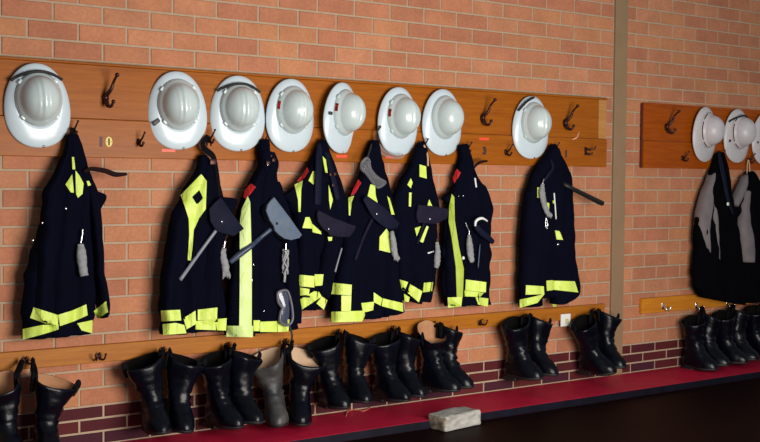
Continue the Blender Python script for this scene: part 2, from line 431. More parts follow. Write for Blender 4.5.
# boot rails
RT, RB = EYE-.8104, EYE-.8956
def rail(xl, xr, z0, z1, m, label):
    t = thing('boot_rail', label, 'boot rail', ((xl+xr)/2, 0, z0))
    bm = bmesh.new(); box(bm, (xl, -RAILW, z0), (xr, 0, z1), .003); link('plank', bm, m, t, smooth=False)
    return t
railL = rail(.75, at(602, 308, 0).x, RB, RT, M['railL'], 'long timber boot rail on the brick wall below the row of jackets with lime bands')
pr = at(640, 306.5, RAILW)
railR = rail(at(639, 306, 0).x, 8.3, pr.z-.052, pr.z+.052, M['railR'], 'orange timber boot rail with silver hooks, right of the tan column')
PAIR_HOOKS = [(25, 360), (162, 350), (227, 345), (284.5, 341.5), (337, 332), (391.5, 328.5), (432.5, 324), (523.5, 316.5), (591.5, 311)]
hooks_on(railL, boot_hook, PAIR_HOOKS+[(98, 356), (480, 322)], RAILW, M['iron'], 'boot_hook')
def j_hook(bm, x, z, w):
    box(bm, (x-.010, -w-.004, z-.018), (x+.010, -w, z+.026), .0015)
    tube(bm, [V(x, z+.02, w+.003), V(x, z+.0, w+.016), V(x+.006, z-.018, w+.03), V(x+.028, z-.018, w+.04), V(x+.034, z+.002, w+.044)], [.005, .006, .006, .0055, .005], 8)
R_HOOKS = [(662.5, 306.5), (696, 306), (727, 304), (757, 302)]
hooks_on(railR, j_hook, R_HOOKS, RAILW, M['metal'], 'boot_hook')
c = at(565, 320, RAILW)
t = thing('white_card', 'small square white card fixed to the boot rail above the eighth pair of boots', 'card', c-Vector((0, 0, .034)))
bm = bmesh.new(); box(bm, (c.x-.042, -RAILW-.008, c.z-.040), (c.x+.042, -RAILW, c.z+.040), .002); link('plate', bm, M['card'], t, smooth=False)
bm = bmesh.new(); box(bm, (c.x-.008, -RAILW-.010, c.z-.022), (c.x+.022, -RAILW-.007, c.z+.010), .003); link('stain', bm, M['cardmark'], t)
OFF  # keep

# ------------------------------------------------------------------ helmets
def helmet(px, py, yaw, pitch, roll, label, group, w=.060, strap=None, red=None, badge=None, clip=False, stripe=False, shell='dome', brimm='white', ridge=True, tab=True):
    root = thing('fire_helmet', label, 'helmet', at(px, py, w), group)
    root.rotation_mode = 'QUATERNION'
    R = Matrix.Rotation(math.radians(yaw), 4, 'Z') @ Matrix.Rotation(math.radians(pitch), 4, 'X') @ Matrix.Rotation(PI/2, 4, 'X') @ Matrix.Rotation(math.radians(roll), 4, 'Z')
    root.rotation_quaternion = R.to_quaternion()
    OFF[root] = Vector((0, 0, 0))
    DC = .030; HW, HL, H = .095, .111, .118
    BW, BL = .152, .195
    n = 64
    def brim_out(ph):
        c, s = math.cos(ph), math.sin(ph)
        ex = 2/2.15
        x = BW*math.copysign(abs(c)**ex, c); y = BL*math.copysign(abs(s)**ex, s)
        x *= 1-.10*(y/BL)
        return x, y
    # brim: rings from dome foot to rolled lip
    bm = bmesh.new(); rings = []
    prof = [(0, .002), (.3, .003), (.7, -.003), (.94, -.012), (1.0, -.016), (1.005, -.021), (.985, -.021), (.93, -.016), (.6, -.006), (.3, -.002), (0, -.003)]
    for k, (t, z) in enumerate(prof):
        ring = []
        for i in range(n):
            ph = 2*PI*i/n; ox, oy = brim_out(ph)
            ix, iy = HW*.97*math.cos(ph), DC+HL*.97*math.sin(ph)
            x = ix+(ox-ix)*t; y = iy+(oy-iy)*t
            zz = z + t*t*(-.010*abs(math.cos(ph))**2 + .006*max(0, -math.sin(ph)))
            ring.append(bm.verts.new((x, y, zz)))
        rings.append(ring)
    for a, b in zip(rings, rings[1:]):
        for i in range(n): bm.faces.new((a[i], a[(i+1) % n], b[(i+1) % n], b[i]))
    for i in range(n): bm.faces.new((rings[-1][i], rings[-1][(i+1) % n], rings[0][(i+1) % n], rings[0][i]))
    link('brim', bm, M[brimm], root)
    # shell
    bm = bmesh.new(); rings = []; K = 22
    def shell_pt(r, ph, extra=0):
        c, s = math.cos(ph), math.sin(ph)
        x, y = HW*r*c, HL*r*s
        z = H*max(0, 1-r**2.7)**(1/2.1)
        if ridge:
            # three raised ribs running front to back
            fade = min(1, max(0, (.96-r)/.12))
            for x0, wd, hh in ((.0, .012, .008), (-.026, .005, .003), (.026, .005, .003)):
                z += hh*fade/(1+(abs(x-x0)/wd)**4)
        return x, DC+y, z
    top = bm.verts.new(shell_pt(0, 0))
    for k in range(1, K+1):
        r = math.sin(PI/2*k/K)
        rings.append([bm.verts.new(shell_pt(r, 2*PI*i/n)) for i in range(n)])
    for i in range(n): bm.faces.new((top, rings[0][i], rings[0][(i+1) % n]))
    for a, b in zip(rings, rings[1:]):
        for i in range(n): bm.faces.new((a[i], b[i], b[(i+1) % n], a[(i+1) % n]))
    # raised band round the foot of the shell, with its lip
    last = rings[-1]
    for rr, z in ((1.0, .026), (1.03, .027), (1.05, .025), (1.15, .007), (1.13, -.002)):
        ring = [bm.verts.new((HW*rr*math.cos(2*PI*i/n), DC+HL*rr*math.sin(2*PI*i/n), z)) for i in range(n)]
        if rr > 1.0:
            for i in range(n): bm.faces.new((last[i], ring[i], ring[(i+1) % n], last[(i+1) % n]))
        else:
            for v in ring: bm.verts.remove(v)
            ring = [bm.verts.new((HW*.955*math.cos(2*PI*i/n), DC+HL*.955*math.sin(2*PI*i/n), .040)) for i in range(n)]
        last = ring
    link('shell', bm, M[shell], root)
    # bracket lugs at the corners of the band
    if tab:
        for ang in (40, 140, 222, 318):
            ph = math.radians(ang); cx, cy = HW*1.13*math.cos(ph), DC+HL*1.13*math.sin(ph)
            bm = bmesh.new(); box(bm, (-.012, -.007, 0), (.012, .007, .016), .003)
            bm.transform(Matrix.Translation((cx, cy, .002)) @ Matrix.Rotation(ph+PI/2, 4, 'Z'))
            link('lug', bm, M[shell], root)
    # hang tab on the brim's lower edge
    bm = bmesh.new(); disc_m = Matrix.Translation((.012, -BL+.006, -.010))
    bmesh.ops.create_cone(bm, cap_ends=True, segments=14, radius1=.007, radius2=.006, depth=.012, matrix=disc_m)
    link('rivet', bm, M['steel'], root)
    def brim_z(x, y): return .004
    if strap:
        pts = [Vector(p) for p in strap]
        bm = bmesh.new(); tube(bm, pts, .007, 8, flat=1.0); o = link('chin_strap', bm, M['elastic'], root); o['label'] = 'black elastic strap stretched over the helmet'
    if red:
        x, y, l = red
        bm = bmesh.new()
        # lies on the raised band
        ph0 = math.atan2((y-DC)/HL, x/HW)
        vs = []
        for k in range(7):
            ph = ph0+(k/6-.5)*l/HL
            for rr, z in ((1.142, .0085), (1.053, .0246)):
                vs.append(bm.verts.new((HW*(rr+.004)*math.cos(ph), DC+HL*(rr+.004)*math.sin(ph), z+.002)))
        for k in range(6): bm.faces.new((vs[2*k], vs[2*k+1], vs[2*k+3], vs[2*k+2]))
        r = bmesh.ops.solidify(bm, geom=bm.faces[:], thickness=.001)
        o = link('name_label', bm, M['redtape'], root); o['label'] = 'small red name label'
    if badge:
        x, y, m_, sx, sy, rot = badge
        bm = bmesh.new(); box(bm, (-sx, -sy, -.006), (sx, sy, .004), .003); bm.transform(Matrix.Translation((x, y, -.001)) @ Matrix.Rotation(math.radians(rot), 4, 'Z'))
        link('badge', bm, M[m_], root)
    if stripe:
        for a0, a1 in ((150, 212), (222, 250), (110, 140)):
            bm = bmesh.new(); vs = []
            N = 10
            for k in range(N+1):
                ph = math.radians(a0+(a1-a0)*k/N)
                for rr, z in ((1.11, .0142), (1.08, .0198)):
                    vs.append(bm.verts.new((HW*(rr+.004)*math.cos(ph), DC+HL*(rr+.004)*math.sin(ph), z+.002)))
            for k in range(N): bm.faces.new((vs[2*k], vs[2*k+1], vs[2*k+3], vs[2*k+2]))
            bmesh.ops.solidify(bm, geom=bm.faces[:], thickness=.001)
            link('stripe', bm, M['redstripe'], root)
    return root
G = 'white helmets on the long left rack'
def st(s=0):
    out = []
    for k in range(33):
        x = -.118+.236*k/32; y = .116+s+.040*(1-(x/.12)**2)
        r = math.hypot(x/.095, (y-.030)/.111)
        z = .118*max(0, 1-r**2.7)**(1/2.1)+.006 if r < .98 else (.031 if r < 1.06 else max(-.006, .031-(r-1.06)*.13))
        out.append((x, y, z))
    return out
helmet(*HELM_PX[0], 0, 2, 4, 'white helmet at the far left end of the rack, black elastic over its top', G, strap=st())
helmet(*HELM_PX[1], -5, 2, 5, 'white helmet second from the left, small black clip on the left of its brim', G, badge=(-.120, -.050, 'darkbadge', .020, .011, 35))
helmet(*HELM_PX[2], -4, 2, 1, 'white helmet third from the left, black elastic strap across its top', G, strap=st(-.004))
helmet(*HELM_PX[3], 5, 2, 0, 'white helmet fourth from the left, red name label and clean brim, no badge', G, red=(-.1, .050, .040))
helmet(*HELM_PX[4], 22, 2, -2, 'white helmet with red name label and an oval grey badge on its brim', G, red=(-.1, .050, .040), badge=(-.125, .015, 'darkbadge', .014, .009, 0))
helmet(*HELM_PX[5], 8, 2, 3, 'white helmet with red name label and clear goggles hanging beneath it', G, red=(-.1, .050, .040))
helmet(*HELM_PX[6], 5, 2, 3, 'plain white helmet without label, left of the bare hook above the number 3', G, ridge=False, tab=False)
helmet(*HELM_PX[7], 2, 2, 3, 'white helmet alone on the right end of the long rack, black buckle at its top', G, tab=True,
       strap=[(-.125, .105, -.004), (-.10, .135, .010), (-.07, .160, .014), (-.03, .178, .012), (.0, .186, .004)])
G = 'white helmets on the right-hand rack'
helmet(*HELM_R[0], 10, 2, 3, 'white helmet with dark red stripe, first one right of the tan column', G, stripe=True, shell='rwhite', brimm='rwhite', tab=False, ridge=False)
helmet(*HELM_R[1], 4, 2, 4, 'white helmet with red stripe and black strap across its top, second right of the column', G, stripe=True, shell='rwhite', brimm='rwhite', strap=st(-.01), tab=False, ridge=False, badge=(-.115, -.03, 'darkbadge', .010, .010, 0))
helmet(*HELM_R[2], 4, 2, 4, 'white helmet cut off by the right edge of the picture', G, stripe=True, shell='rwhite', brimm='rwhite', tab=False, ridge=False, badge=(-.115, -.02, 'darkbadge', .008, .008, 0))

# ------------------------------------------------------------------ jackets
def loft(rows, wb, wfn, seed, folds=3.0, amp=.012, n=56, sub=7, amp_top=.15, topw=None):
    """a hanging cloth volume: rows are left and right edge points, wb back and wfn front distance from the wall,
    with vertical folds that deepen towards the hem"""
    bm = bmesh.new()
    mid = lambda w: (wb+w)/2
    L = catmull([Vector((r[0], r[1], 0)) for r in rows], sub); R_ = catmull([Vector((r[2], r[3], 0)) for r in rows], sub)
    N = len(L); rings = []
    for j in range(N):
        t = j/(N-1)
        w1 = wfn(t) if callable(wfn) else wfn
        wm = (wb+w1)/2; hd = (w1-wb)/2
        a = at(L[j].x, L[j].y, wm); b = at(R_[j].x, R_[j].y, wm)
        c = (a+b)/2; h = (b-a)/2
        h = h*(1+.07*noise.noise(Vector((seed*5.1, c.z*16, 0)))); c = c+Vector((.012*noise.noise(Vector((seed*2.7, c.z*13, 4))), 0, 0))
        ring = []
        A = amp*(amp_top+(1-amp_top)*t)
        for k in range(n):
            th = 2*PI*k/n; ca, sa = math.cos(th), math.sin(th)
            s_ = math.copysign(abs(sa)**.75, sa)
            p = c + h*ca
            d = hd*s_
            if sa > 0:
                d += A*math.sqrt(sa)*(math.sin(folds*PI*ca+seed*1.7+1.3*math.sin(t*2.5+seed)) + .6*math.sin(folds*1.9*PI*ca+seed*3.1+t*1.5))
                q = Vector((p.x*4.0, seed*3.3, p.z*4.5)); d += .012*noise.noise(q)*sa
                q = Vector((p.x*13+p.z*6, seed*2.1, p.z*9)); d += .005*noise.noise(q)*sa
            y = -(wm+d)
            if -y < wb: y = -wb
            ring.append(bm.verts.new((p.x, y, p.z)))
        rings.append(ring)
    for a, b in zip(rings, rings[1:]):
        for k in range(n): bm.faces.new((a[k], a[(k+1) % n], b[(k+1) % n], b[k]))
    bm.faces.new(rings[0][::-1]); bm.faces.new(rings[-1])
    bmesh.ops.recalc_face_normals(bm, faces=bm.faces)
    return bm
def px_poly(poly, o, s): return [(o[0]+x/s, o[1]+y/s) for x, y in poly]

class Coat:
    def __init__(self, name, label, top, group, hook, cat='jacket'):
        self.root = thing(name, label, cat, top, group); self.V = []; self.Fc = []
        self.hook = hook
    def solid(self, name, bm, m):
        n = len(self.V); bm.verts.ensure_lookup_table()
        for i, v in enumerate(bm.verts): v.index = i
        self.V += [v.co.copy() for v in bm.verts]; self.Fc += [[n+v.index for v in f.verts] for f in bm.faces]
        o = link(name, bm, m, self.root, rec=False)
        self.tree = None
        return o
    def w(self, px, py, default=.12):
        if self.tree is None: self.tree = BVHTree.FromPolygons(self.V, self.Fc)
        h = self.tree.ray_cast(CAM, ray(px, py))
        return -h[0].y if h[0] is not None else None
    def wnear(self, px, py, tx, ty, default=.11):
        for k in range(9):
            w = self.w(px+(tx-px)*k/8, py+(ty-py)*k/8)
            if w is not None: return w
        return default
    def patch(self, name, poly, m, th=.0035, lift=.003, step=2.2, part=None):
        "a strip of cloth laid over the surface of the jacket"
        cx = sum(p[0] for p in poly)/len(poly); cy = sum(p[1] for p in poly)/len(poly)
        bm = bmesh.new()
        bm.faces.new([bm.verts.new((x, y, 0)) for x, y in poly])
        x0, x1 = min(p[0] for p in poly), max(p[0] for p in poly); y0, y1 = min(p[1] for p in poly), max(p[1] for p in poly)
        bmesh.ops.triangulate(bm, faces=bm.faces[:])
        for ax, lo, hi in ((0, x0, x1), (1, y0, y1)):
            v = lo+step
            while v < hi-.3:
                pc = (v, 0, 0) if ax == 0 else (0, v, 0); pn = (1, 0, 0) if ax == 0 else (0, 1, 0)
                bmesh.ops.bisect_plane(bm, geom=bm.verts[:]+bm.edges[:]+bm.faces[:], plane_co=pc, plane_no=pn); v += step
        ws = [self.wnear(v.co.x, v.co.y, cx, cy) for v in bm.verts]
        bm.verts.ensure_lookup_table()
        idx = {v: i for i, v in enumerate(bm.verts)}
        for _ in range(2):
            w2 = []
            for v in bm.verts:
                nb = [ws[idx[e.other_vert(v)]] for e in v.link_edges]
                w2.append(max(ws[idx[v]]-.004, .5*ws[idx[v]]+.5*sum(nb)/len(nb)))
            ws = w2
        for v in bm.verts: v.co = at(v.co.x, v.co.y, ws[idx[v]]+lift)
        r = bmesh.ops.extrude_face_region(bm, geom=bm.faces[:])
        for e in r['geom']:
            if isinstance(e, bmesh.types.BMVert): e.co.y -= th
        return link(name, bm, m, part or self.root, smooth=False)
    def on(self, pts, r, lift=0):
        "points along a line lying on the jacket's front"
        out = []; cx = sum(p[0] for p in pts)/len(pts); cy = sum(p[1] for p in pts)/len(pts)
        for x, y in pts: out.append(at(x, y, self.wnear(x, y, cx, cy)+r+lift))
        return out
    def loop(self, pts, r=.005, m='strap'):
        bm = bmesh.new(); tube(bm, [at(x, y, w) for x, y, w in pts], r, 8, flat=.5); link('hanging_loop', bm, M[m], self.root)
    def button(self, px, py, m='metal', r=.007):
        w = self.wnear(px, py, px-4, py+2); bm = bmesh.new(); ball(bm, at(px, py, w+.002), r, (1, .6, 1)); link('button', bm, M[m], self.root)

RAMP = lambda a, b: (lambda t: a+(b-a)*min(1, t*2.2)**.7)
GJ = 'navy firefighting jackets with lime bands on the left rack'
LOOPW = LOW+.035
def hook_loop(c, px, py):
    "the cloth loop from the collar over the hook's lower prong"
    c.loop([(px-1.6, py+6, .075), (px-1.2, py-1, .068), (px+.6, py-2.5, LOW+.036), (px+2.0, py-1, .066), (px+2.4, py+6, .075)], .0045)

# ---- jacket 1
c1 = Coat('firefighter_jacket', 'navy jacket at the far left, a brown belt end sticking out beside its collar', at(72, 336, .07), GJ, None)
c1.solid('body', loft([(68, 134, 78, 134), (62, 152, 83, 152), (55, 172, 90, 172), (44, 192, 95, 190), (41, 218, 93, 218), (36, 236, 95, 238), (27, 265, 97, 262), (23, 300, 97, 300), (22, 339, 91, 333)], .036, RAMP(.085, .150), 1), M['cloth'])
c1.solid('sleeve', loft([(82, 178, 93, 180), (86, 200, 99, 204), (90, 235, 101, 238), (93, 270, 103, 270), (96, 300, 107, 296), (99, 318, 107.5, 313)], .05, RAMP(.12, .165), 2, 1.5, .006, n=32), M['cloth'])
c1.solid('sleeve', loft([(46, 190, 60, 190), (41, 220, 58, 222), (36, 250, 53, 252), (33, 285, 52, 288), (32, 318, 57, 326)], .05, RAMP(.12, .172), 3, 1.5, .007, n=32), M['cloth'])
c1.solid('collar', loft([(92, 190, 98, 191.5), (90, 200, 106, 196), (90, 209, 101, 209), (90, 220, 95, 221)], .09, .135, 4, 1, .003, n=24), M['cloth'])
hook_loop(c1, 73, 131)
A, B, S = (15, 115), (15, 225), 3.683
for P in ([(28, 383), (100, 368), (160, 366), (160, 384), (110, 400), (28, 422)], [(68, 303), (160, 332), (157, 370), (110, 362), (55, 342)],
          [(160, 330), (212, 314), (262, 292), (267, 332), (215, 355), (165, 372)], [(228, 362), (285, 350), (283, 398), (245, 388)]):
    c1.patch('reflective_band', px_poly(P, B, S), M['lime'])
c1.patch('cuff_band', px_poly([(288, 318), (335, 280), (342, 320), (305, 345)], B, S), M['lime'])
for P in ([(209, 155), (217, 155), (221, 200), (211, 200)], [(185, 256), (210, 218), (216, 286), (205, 285)], [(222, 204), (236, 222), (252, 252), (248, 290), (231, 305), (224, 290)], [(263, 243), (272, 243), (279, 258), (268, 262)]):
    c1.patch('neck_band', px_poly(P, A, S), M['lime'])
for p in ((42.5, 223), (33, 240.5), (66, 208.5)): c1.button(*p, r=.006)
bm = bmesh.new(); tube(bm, [at(84, 172, .13), at(91, 169, .14), at(104.6, 170.7, .15), at(115.5, 174.5, .15), at(127, 174, .15)], [.009, .010, .012, .012, .007], 8, flat=.35)
o = link('belt', bm, M['brownstrap'], c1.root); o['label'] = 'brown belt end'
bm = bmesh.new()
for p in ((98, 203), (96.5, 211), (95, 217)): ball(bm, at(*p, .14), .004)
link('studs', bm, M['steel'], c1.root)

# ---- jacket 2
c2 = Coat('firefighter_jacket', 'navy jacket second from the left, broad lime collar bands with a diamond gap', at(195, 332, .07), GJ, None)
c2.solid('body', loft([(201, 155, 207, 155), (197, 165, 213, 165), (190, 179, 218, 178), (180, 197, 222, 197), (171, 217, 228, 217), (167, 240, 224, 240), (161, 280, 221, 275), (160, 310, 224, 303), (161, 333, 226, 329)], .036, RAMP(.085, .15), 5), M['cloth'])
c2.solid('sleeve', loft([(176, 208, 190, 208), (169, 235, 187, 237), (163, 270, 183, 272), (160.5, 300, 181, 300), (161, 334, 186, 333)], .05, RAMP(.12, .175), 6, 1.4, .007, n=32), M['cloth'])
c2.solid('sleeve', loft([(208, 180, 219, 182), (206, 215, 224, 215), (203, 250, 221, 250), (199, 285, 220, 285), (197, 322, 217, 320)], .05, RAMP(.115, .168), 7, 1.4, .006, n=32), M['cloth'])
c2.solid('collar', loft([(219, 196, 224, 197), (217, 203, 237, 199.5), (217, 212, 233, 211), (217, 222, 229, 221)], .09, .140, 8, 1, .003, n=24), M['cloth'])
bm = bmesh.new(); tube(bm, [at(207, 135, LOW+.04), at(203, 144, .075), at(206, 150, .085), at(212, 155, .095), at(215, 162, .10), at(218, 180, .125), at(220, 197, .14)], [.008, .014, .018, .018, .014, .012, .010], 8, flat=.4)
link('neck_strap', bm, M['strap'], c2.root)
bm = bmesh.new(); box(bm, tuple(at(213, 162, .118)-Vector((.018, .006, .014))), tuple(at(213, 162, .118)+Vector((.018, .006, .014))), .003); link('buckle', bm, M['iron'], c2.root)
hook_loop(c2, 208.5, 140)
A, S = (150, 240), 4.42
for P in ([(47, 312), (132, 308), (137, 355), (50, 360)], [(55, 372), (112, 366), (150, 375), (160, 412), (58, 420)], [(147, 345), (200, 312), (203, 370), (160, 395)], [(210, 308), (297, 298), (295, 350), (210, 355)], [(202, 358), (338, 345), (335, 400), (200, 395)]):
    c2.patch('reflective_band', px_poly(P, A, S), M['lime'])
c2.patch('neck_band', [(201, 174), (180.5, 195), (185, 208), (188.5, 219), (189, 235), (188, 250), (187.4, 260), (190.5, 260.5), (192, 250), (193.5, 230), (199, 218), (205.5, 209), (206.5, 181)], M['lime'])
c2.patch('neck_gap', [(199.3, 190), (203, 198), (197, 205), (192.3, 197)], M['cloth'], lift=.007, th=.001)

# ---- jacket 3
c3 = Coat('firefighter_jacket', 'navy jacket with one wide pale band running down its whole left side', at(262, 335, .07), GJ, None)
c3.solid('body', loft([(260, 140, 268, 139), (258.5, 150, 270, 150), (258, 165, 275, 165), (249, 184, 277, 182), (241, 204, 282, 200), (234, 230, 292, 222), (229, 255, 296, 250), (227, 290, 298, 285), (226, 335, 298.5, 328)], .036, RAMP(.09, .15), 9), M['cloth'])
c3.solid('sleeve', loft([(268, 180, 279, 182), (273, 205, 286, 205), (279, 240, 294, 240), (281, 280, 297, 280), (280, 324, 299, 322)], .05, RAMP(.115, .17), 10, 1.4, .006, n=32), M['cloth'])
c3.solid('sleeve', loft([(246, 186, 256, 188), (239, 206, 254, 208), (234, 240, 253, 242), (229, 280, 253, 282), (227, 334, 253, 335)], .05, RAMP(.115, .17), 11, 1.2, .004, n=32), M['cloth'])
c3.solid('collar', loft([(260, 150, 274, 153), (259, 162, 277, 162), (258, 172, 276, 172)], .06, .13, 12, 1, .004, n=24), M['cloth'])
hook_loop(c3, 262.5, 142)
for p, r in (((268, 163), .011), ((273.5, 160), .010), ((271, 156), .006)):
    bm = bmesh.new(); x = at(*p, .14); box(bm, tuple(x-Vector((r, .006, r))), tuple(x+Vector((r, .006, r))), .003); link('buckle', bm, M['iron'], c3.root)
c3.button(267.5, 165, r=.006)
c3.patch('front_band', [(247.5, 196), (250, 202), (251.5, 260), (251.5, 326), (239, 326), (239.5, 280), (239.5, 225), (241, 210)], M['pale'])
A, S = (220, 250), 4.91
c3.patch('reflective_band', px_poly([(33, 372), (162, 372), (160, 428), (30, 425)], A, S), M['pale'], lift=.008)
for P in ([(163, 345), (195, 345), (193, 398), (163, 398)], [(196, 352), (280, 349), (280, 402), (196, 402)], [(281, 347), (340, 340), (335, 400), (283, 402)]):
    c3.patch('reflective_band', px_poly(P, A, S), M['lime'])
c3.patch('shoulder_patch', [(250.5, 183.4), (255.6, 187), (251, 193), (245.5, 199), (243, 197), (244.5, 190)], M['red'])
for p in ((253.5, 264.5), (252, 280), (264, 311)): c3.button(*p, r=.005)

# ---- jacket 4
c4 = Coat('firefighter_jacket', 'navy jacket fourth from the left, overlapping diagonal lime bands at its hem', at(312, 308, .07), GJ, None)
c4.solid('body', loft([(319, 141, 325, 140), (312, 157, 331, 157), (303, 176, 336, 172), (290, 192, 343, 190), (288, 206, 346, 206), (294, 226, 344, 226), (295, 255, 339, 255), (295.5, 280, 332, 282), (296, 310, 325, 308)], .036, RAMP(.09, .15), 13), M['cloth'])
c4.solid('sleeve', loft([(292, 188, 304, 187), (293, 210, 308, 210), (295, 245, 312, 245), (295, 275, 315, 277), (296, 296, 310, 297)], .05, RAMP(.115, .168), 14, 1.4, .005, n=32), M['cloth'])
c4.solid('sleeve', loft([(322, 165, 333, 168), (326, 190, 341, 190), (324, 225, 341, 225), (318, 255, 334, 257), (312, 288, 326, 300)], .05, RAMP(.115, .17), 15, 1.4, .005, n=32), M['cloth'])
c4.solid('collar', loft([(288, 192, 293, 189), (283, 196, 296, 190), (287, 201, 297, 196), (292, 208, 298, 205)], .08, .135, 16, 1, .002, n=24), M['cloth'])
bm = bmesh.new(); tube(bm, [at(320, 143, .08), at(319, 155, .115), at(318.5, 172, .14), at(318, 190, .155), at(317.5, 205, .165)], [.012, .020, .022, .024, .022], 10, flat=.35); link('neck_strap', bm, M['bluepouch'], c4.root)
bm = bmesh.new(); tube(bm, [at(324, 144, .08), at(329, 162, .12), at(333, 178, .15), at(338, 200, .165)], [.009, .016, .018, .016], 10, flat=.35); link('neck_strap', bm, M['bluepouch'], c4.root)
bm = bmesh.new()
for p in ((330.5, 174.5), (335, 174), (333, 185)):
    x = at(*p, .185); box(bm, tuple(x-Vector((.008, .005, .008))), tuple(x+Vector((.008, .005, .008))), .002)
link('buckle', bm, M['iron'], c4.root)
hook_loop(c4, 321, 142)
A, S = (280, 255), 6.314
for P in ([(92, 122), (217, 133), (215, 205), (98, 195)], [(217, 122), (273, 122), (265, 192), (220, 195)], [(98, 200), (185, 215), (180, 250), (102, 258)], [(105, 290), (215, 228), (245, 232), (262, 262), (135, 345), (112, 352)], [(262, 262), (298, 285), (275, 345), (228, 305)]):
    c4.patch('reflective_band', px_poly(P, A, S), M['lime'])
A = (280, 130)
for P in ([(90, 345), (142, 318), (132, 380), (128, 517), (115, 517), (112, 440)], [(207, 258), (221, 262), (210, 345), (178, 320)], [(268, 165), (288, 188), (300, 270), (285, 270), (272, 200)], [(305, 345), (332, 440), (316, 500), (308, 442)]):
    c4.patch('neck_band', px_poly(P, A, S), M['lime'])
A = (280, 195)
for P in ([(160, 140), (185, 140), (200, 180), (255, 230), (260, 248), (205, 235), (200, 212), (140, 208)], [(300, 265), (328, 265), (325, 288), (305, 290)]):
    c4.patch('chest_band', px_poly(P, A, S), M['lime'])
c4.patch('shoulder_patch', px_poly([(170, 235), (180, 260), (155, 300), (130, 322), (105, 325), (140, 285)], (280, 130), S), M['red'])

# ---- jacket 5
c5 = Coat('firefighter_jacket', 'navy jacket with clear goggles at its neck and an H-shaped lime band', at(366, 316, .07), GJ, None)
c5.solid('body', loft([(370, 141, 377, 140), (365, 157, 381, 157), (357, 180, 386, 178), (347, 200, 392, 200), (342, 220, 395, 220), (339, 250, 395, 250), (333, 283, 394, 283), (331, 321, 388, 316)], .036, RAMP(.09, .15), 17), M['cloth'])
c5.solid('sleeve', loft([(348, 198, 361, 198), (344, 225, 362, 225), (341, 250, 361, 250), (334, 283, 358, 284), (332, 321, 361, 320)], .05, RAMP(.115, .165), 18, 1.2, .004, n=32), M['cloth'])
c5.solid('sleeve', loft([(378, 195, 392, 196), (379, 225, 395, 225), (379, 255, 396, 255), (380, 285, 398, 283), (382, 316, 403, 311)], .05, RAMP(.12, .172), 19, 1.3, .005, n=32), M['cloth'])
c5.solid('collar', loft([(371, 146, 379, 146), (367, 155, 381, 155), (364, 166, 384, 168)], .06, .12, 20, 1, .004, n=24), M['cloth'])
hook_loop(c5, 373, 143)
A, S = (325, 245), 4.911
for P in ([(37, 185), (130, 195), (128, 247), (22, 240)], [(79, 248), (128, 248), (125, 324), (79, 324)], [(30, 328), (192, 322), (195, 345), (182, 375), (30, 380)], [(177, 285), (240, 278), (235, 320), (185, 332)], [(238, 232), (280, 262), (272, 298), (238, 280)], [(283, 262), (380, 285), (383, 328), (277, 300)]):
    c5.patch('reflective_band', px_poly(P, A, S), M['lime'])
c5.patch('chest_band', px_poly([(267, -40), (300, -80), (315, -60), (320, 38), (265, 25)], A, S), M['lime'])
A, S = (330, 135), 5.525
for P in ([(222, 272), (248, 280), (250, 330), (265, 385), (203, 350), (215, 300)], [(100, 345), (132, 335), (118, 372), (110, 445), (102, 442)], [(315, 338), (328, 350), (355, 440), (338, 440)]):
    c5.patch('neck_band', px_poly(P, A, S), M['lime'])
c5.patch('shoulder_patch', px_poly([(155, 245), (172, 265), (137, 325), (113, 335), (130, 290)], A, S), M['red'])

# ---- jacket 6
c6 = Coat('firefighter_jacket', 'navy jacket sixth from the left, hem narrowed to a point with short lime bands', at(415, 303, .07), GJ, None)
c6.solid('body', loft([(418, 143, 424, 142), (414, 155, 427, 155), (407, 170, 430, 170), (396, 188, 433, 188), (391, 205, 437, 205), (391, 230, 436, 230), (393, 255, 435, 255), (395, 282, 434, 281), (399, 300, 429, 302)], .036, RAMP(.09, .15), 21), M['cloth'])
c6.solid('sleeve', loft([(397, 190, 409, 188), (394, 215, 410, 215), (393, 250, 410, 250), (395, 278, 408, 282), (398, 288, 406, 292)], .05, RAMP(.115, .168), 22, 1.3, .005, n=32), M['cloth'])
c6.solid('sleeve', loft([(421, 180, 433, 185), (419, 210, 434, 210), (414, 245, 430, 248), (408, 282, 423, 290), (405, 298, 420, 304)], .05, RAMP(.12, .175), 23, 1.3, .005, n=32), M['cloth'])
c6.solid('collar', loft([(416, 148, 427, 148), (412, 160, 429, 160), (408, 172, 431, 172)], .06, .122, 24, 1, .004, n=24), M['cloth'])
hook_loop(c6, 422, 144)
A, S = (385, 220), 4.914
for P in ([(48, 285), (112, 305), (95, 348), (62, 335)], [(122, 315), (182, 350), (165, 405), (110, 358)], [(190, 308), (235, 305), (230, 350), (185, 355)], [(92, 362), (120, 380), (115, 402), (95, 400)]):
    c6.patch('reflective_band', px_poly(P, A, S), M['lime'])
for P in ([(203, 28), (213, 33), (185, 112), (170, 105)], [(145, 40), (175, 30), (155, 80)]):
    c6.patch('chest_band', px_poly(P, A, S), M['lime'])
A = (380, 140)
for P in ([(193, 120), (225, 130), (228, 190), (193, 180)], [(150, 188), (159, 210), (150, 237), (133, 220)], [(142, 258), (154, 258), (151, 328), (140, 325)], [(240, 292), (256, 326), (232, 322)]):
    c6.patch('neck_band', px_poly(P, A, S), M['lime'])
c6.patch('tag', px_poly([(208, 160), (238, 151), (238, 156), (210, 166)], (385, 220), S), M['card'])  # small white tag patch, its glint painted in as plain white
bm = bmesh.new(); tube(bm, [at(424, 145, .10), at(427.5, 155, .12), at(428, 166, .135)], .006, 8, flat=.5); link('neck_cord', bm, M['paletan'], c6.root)

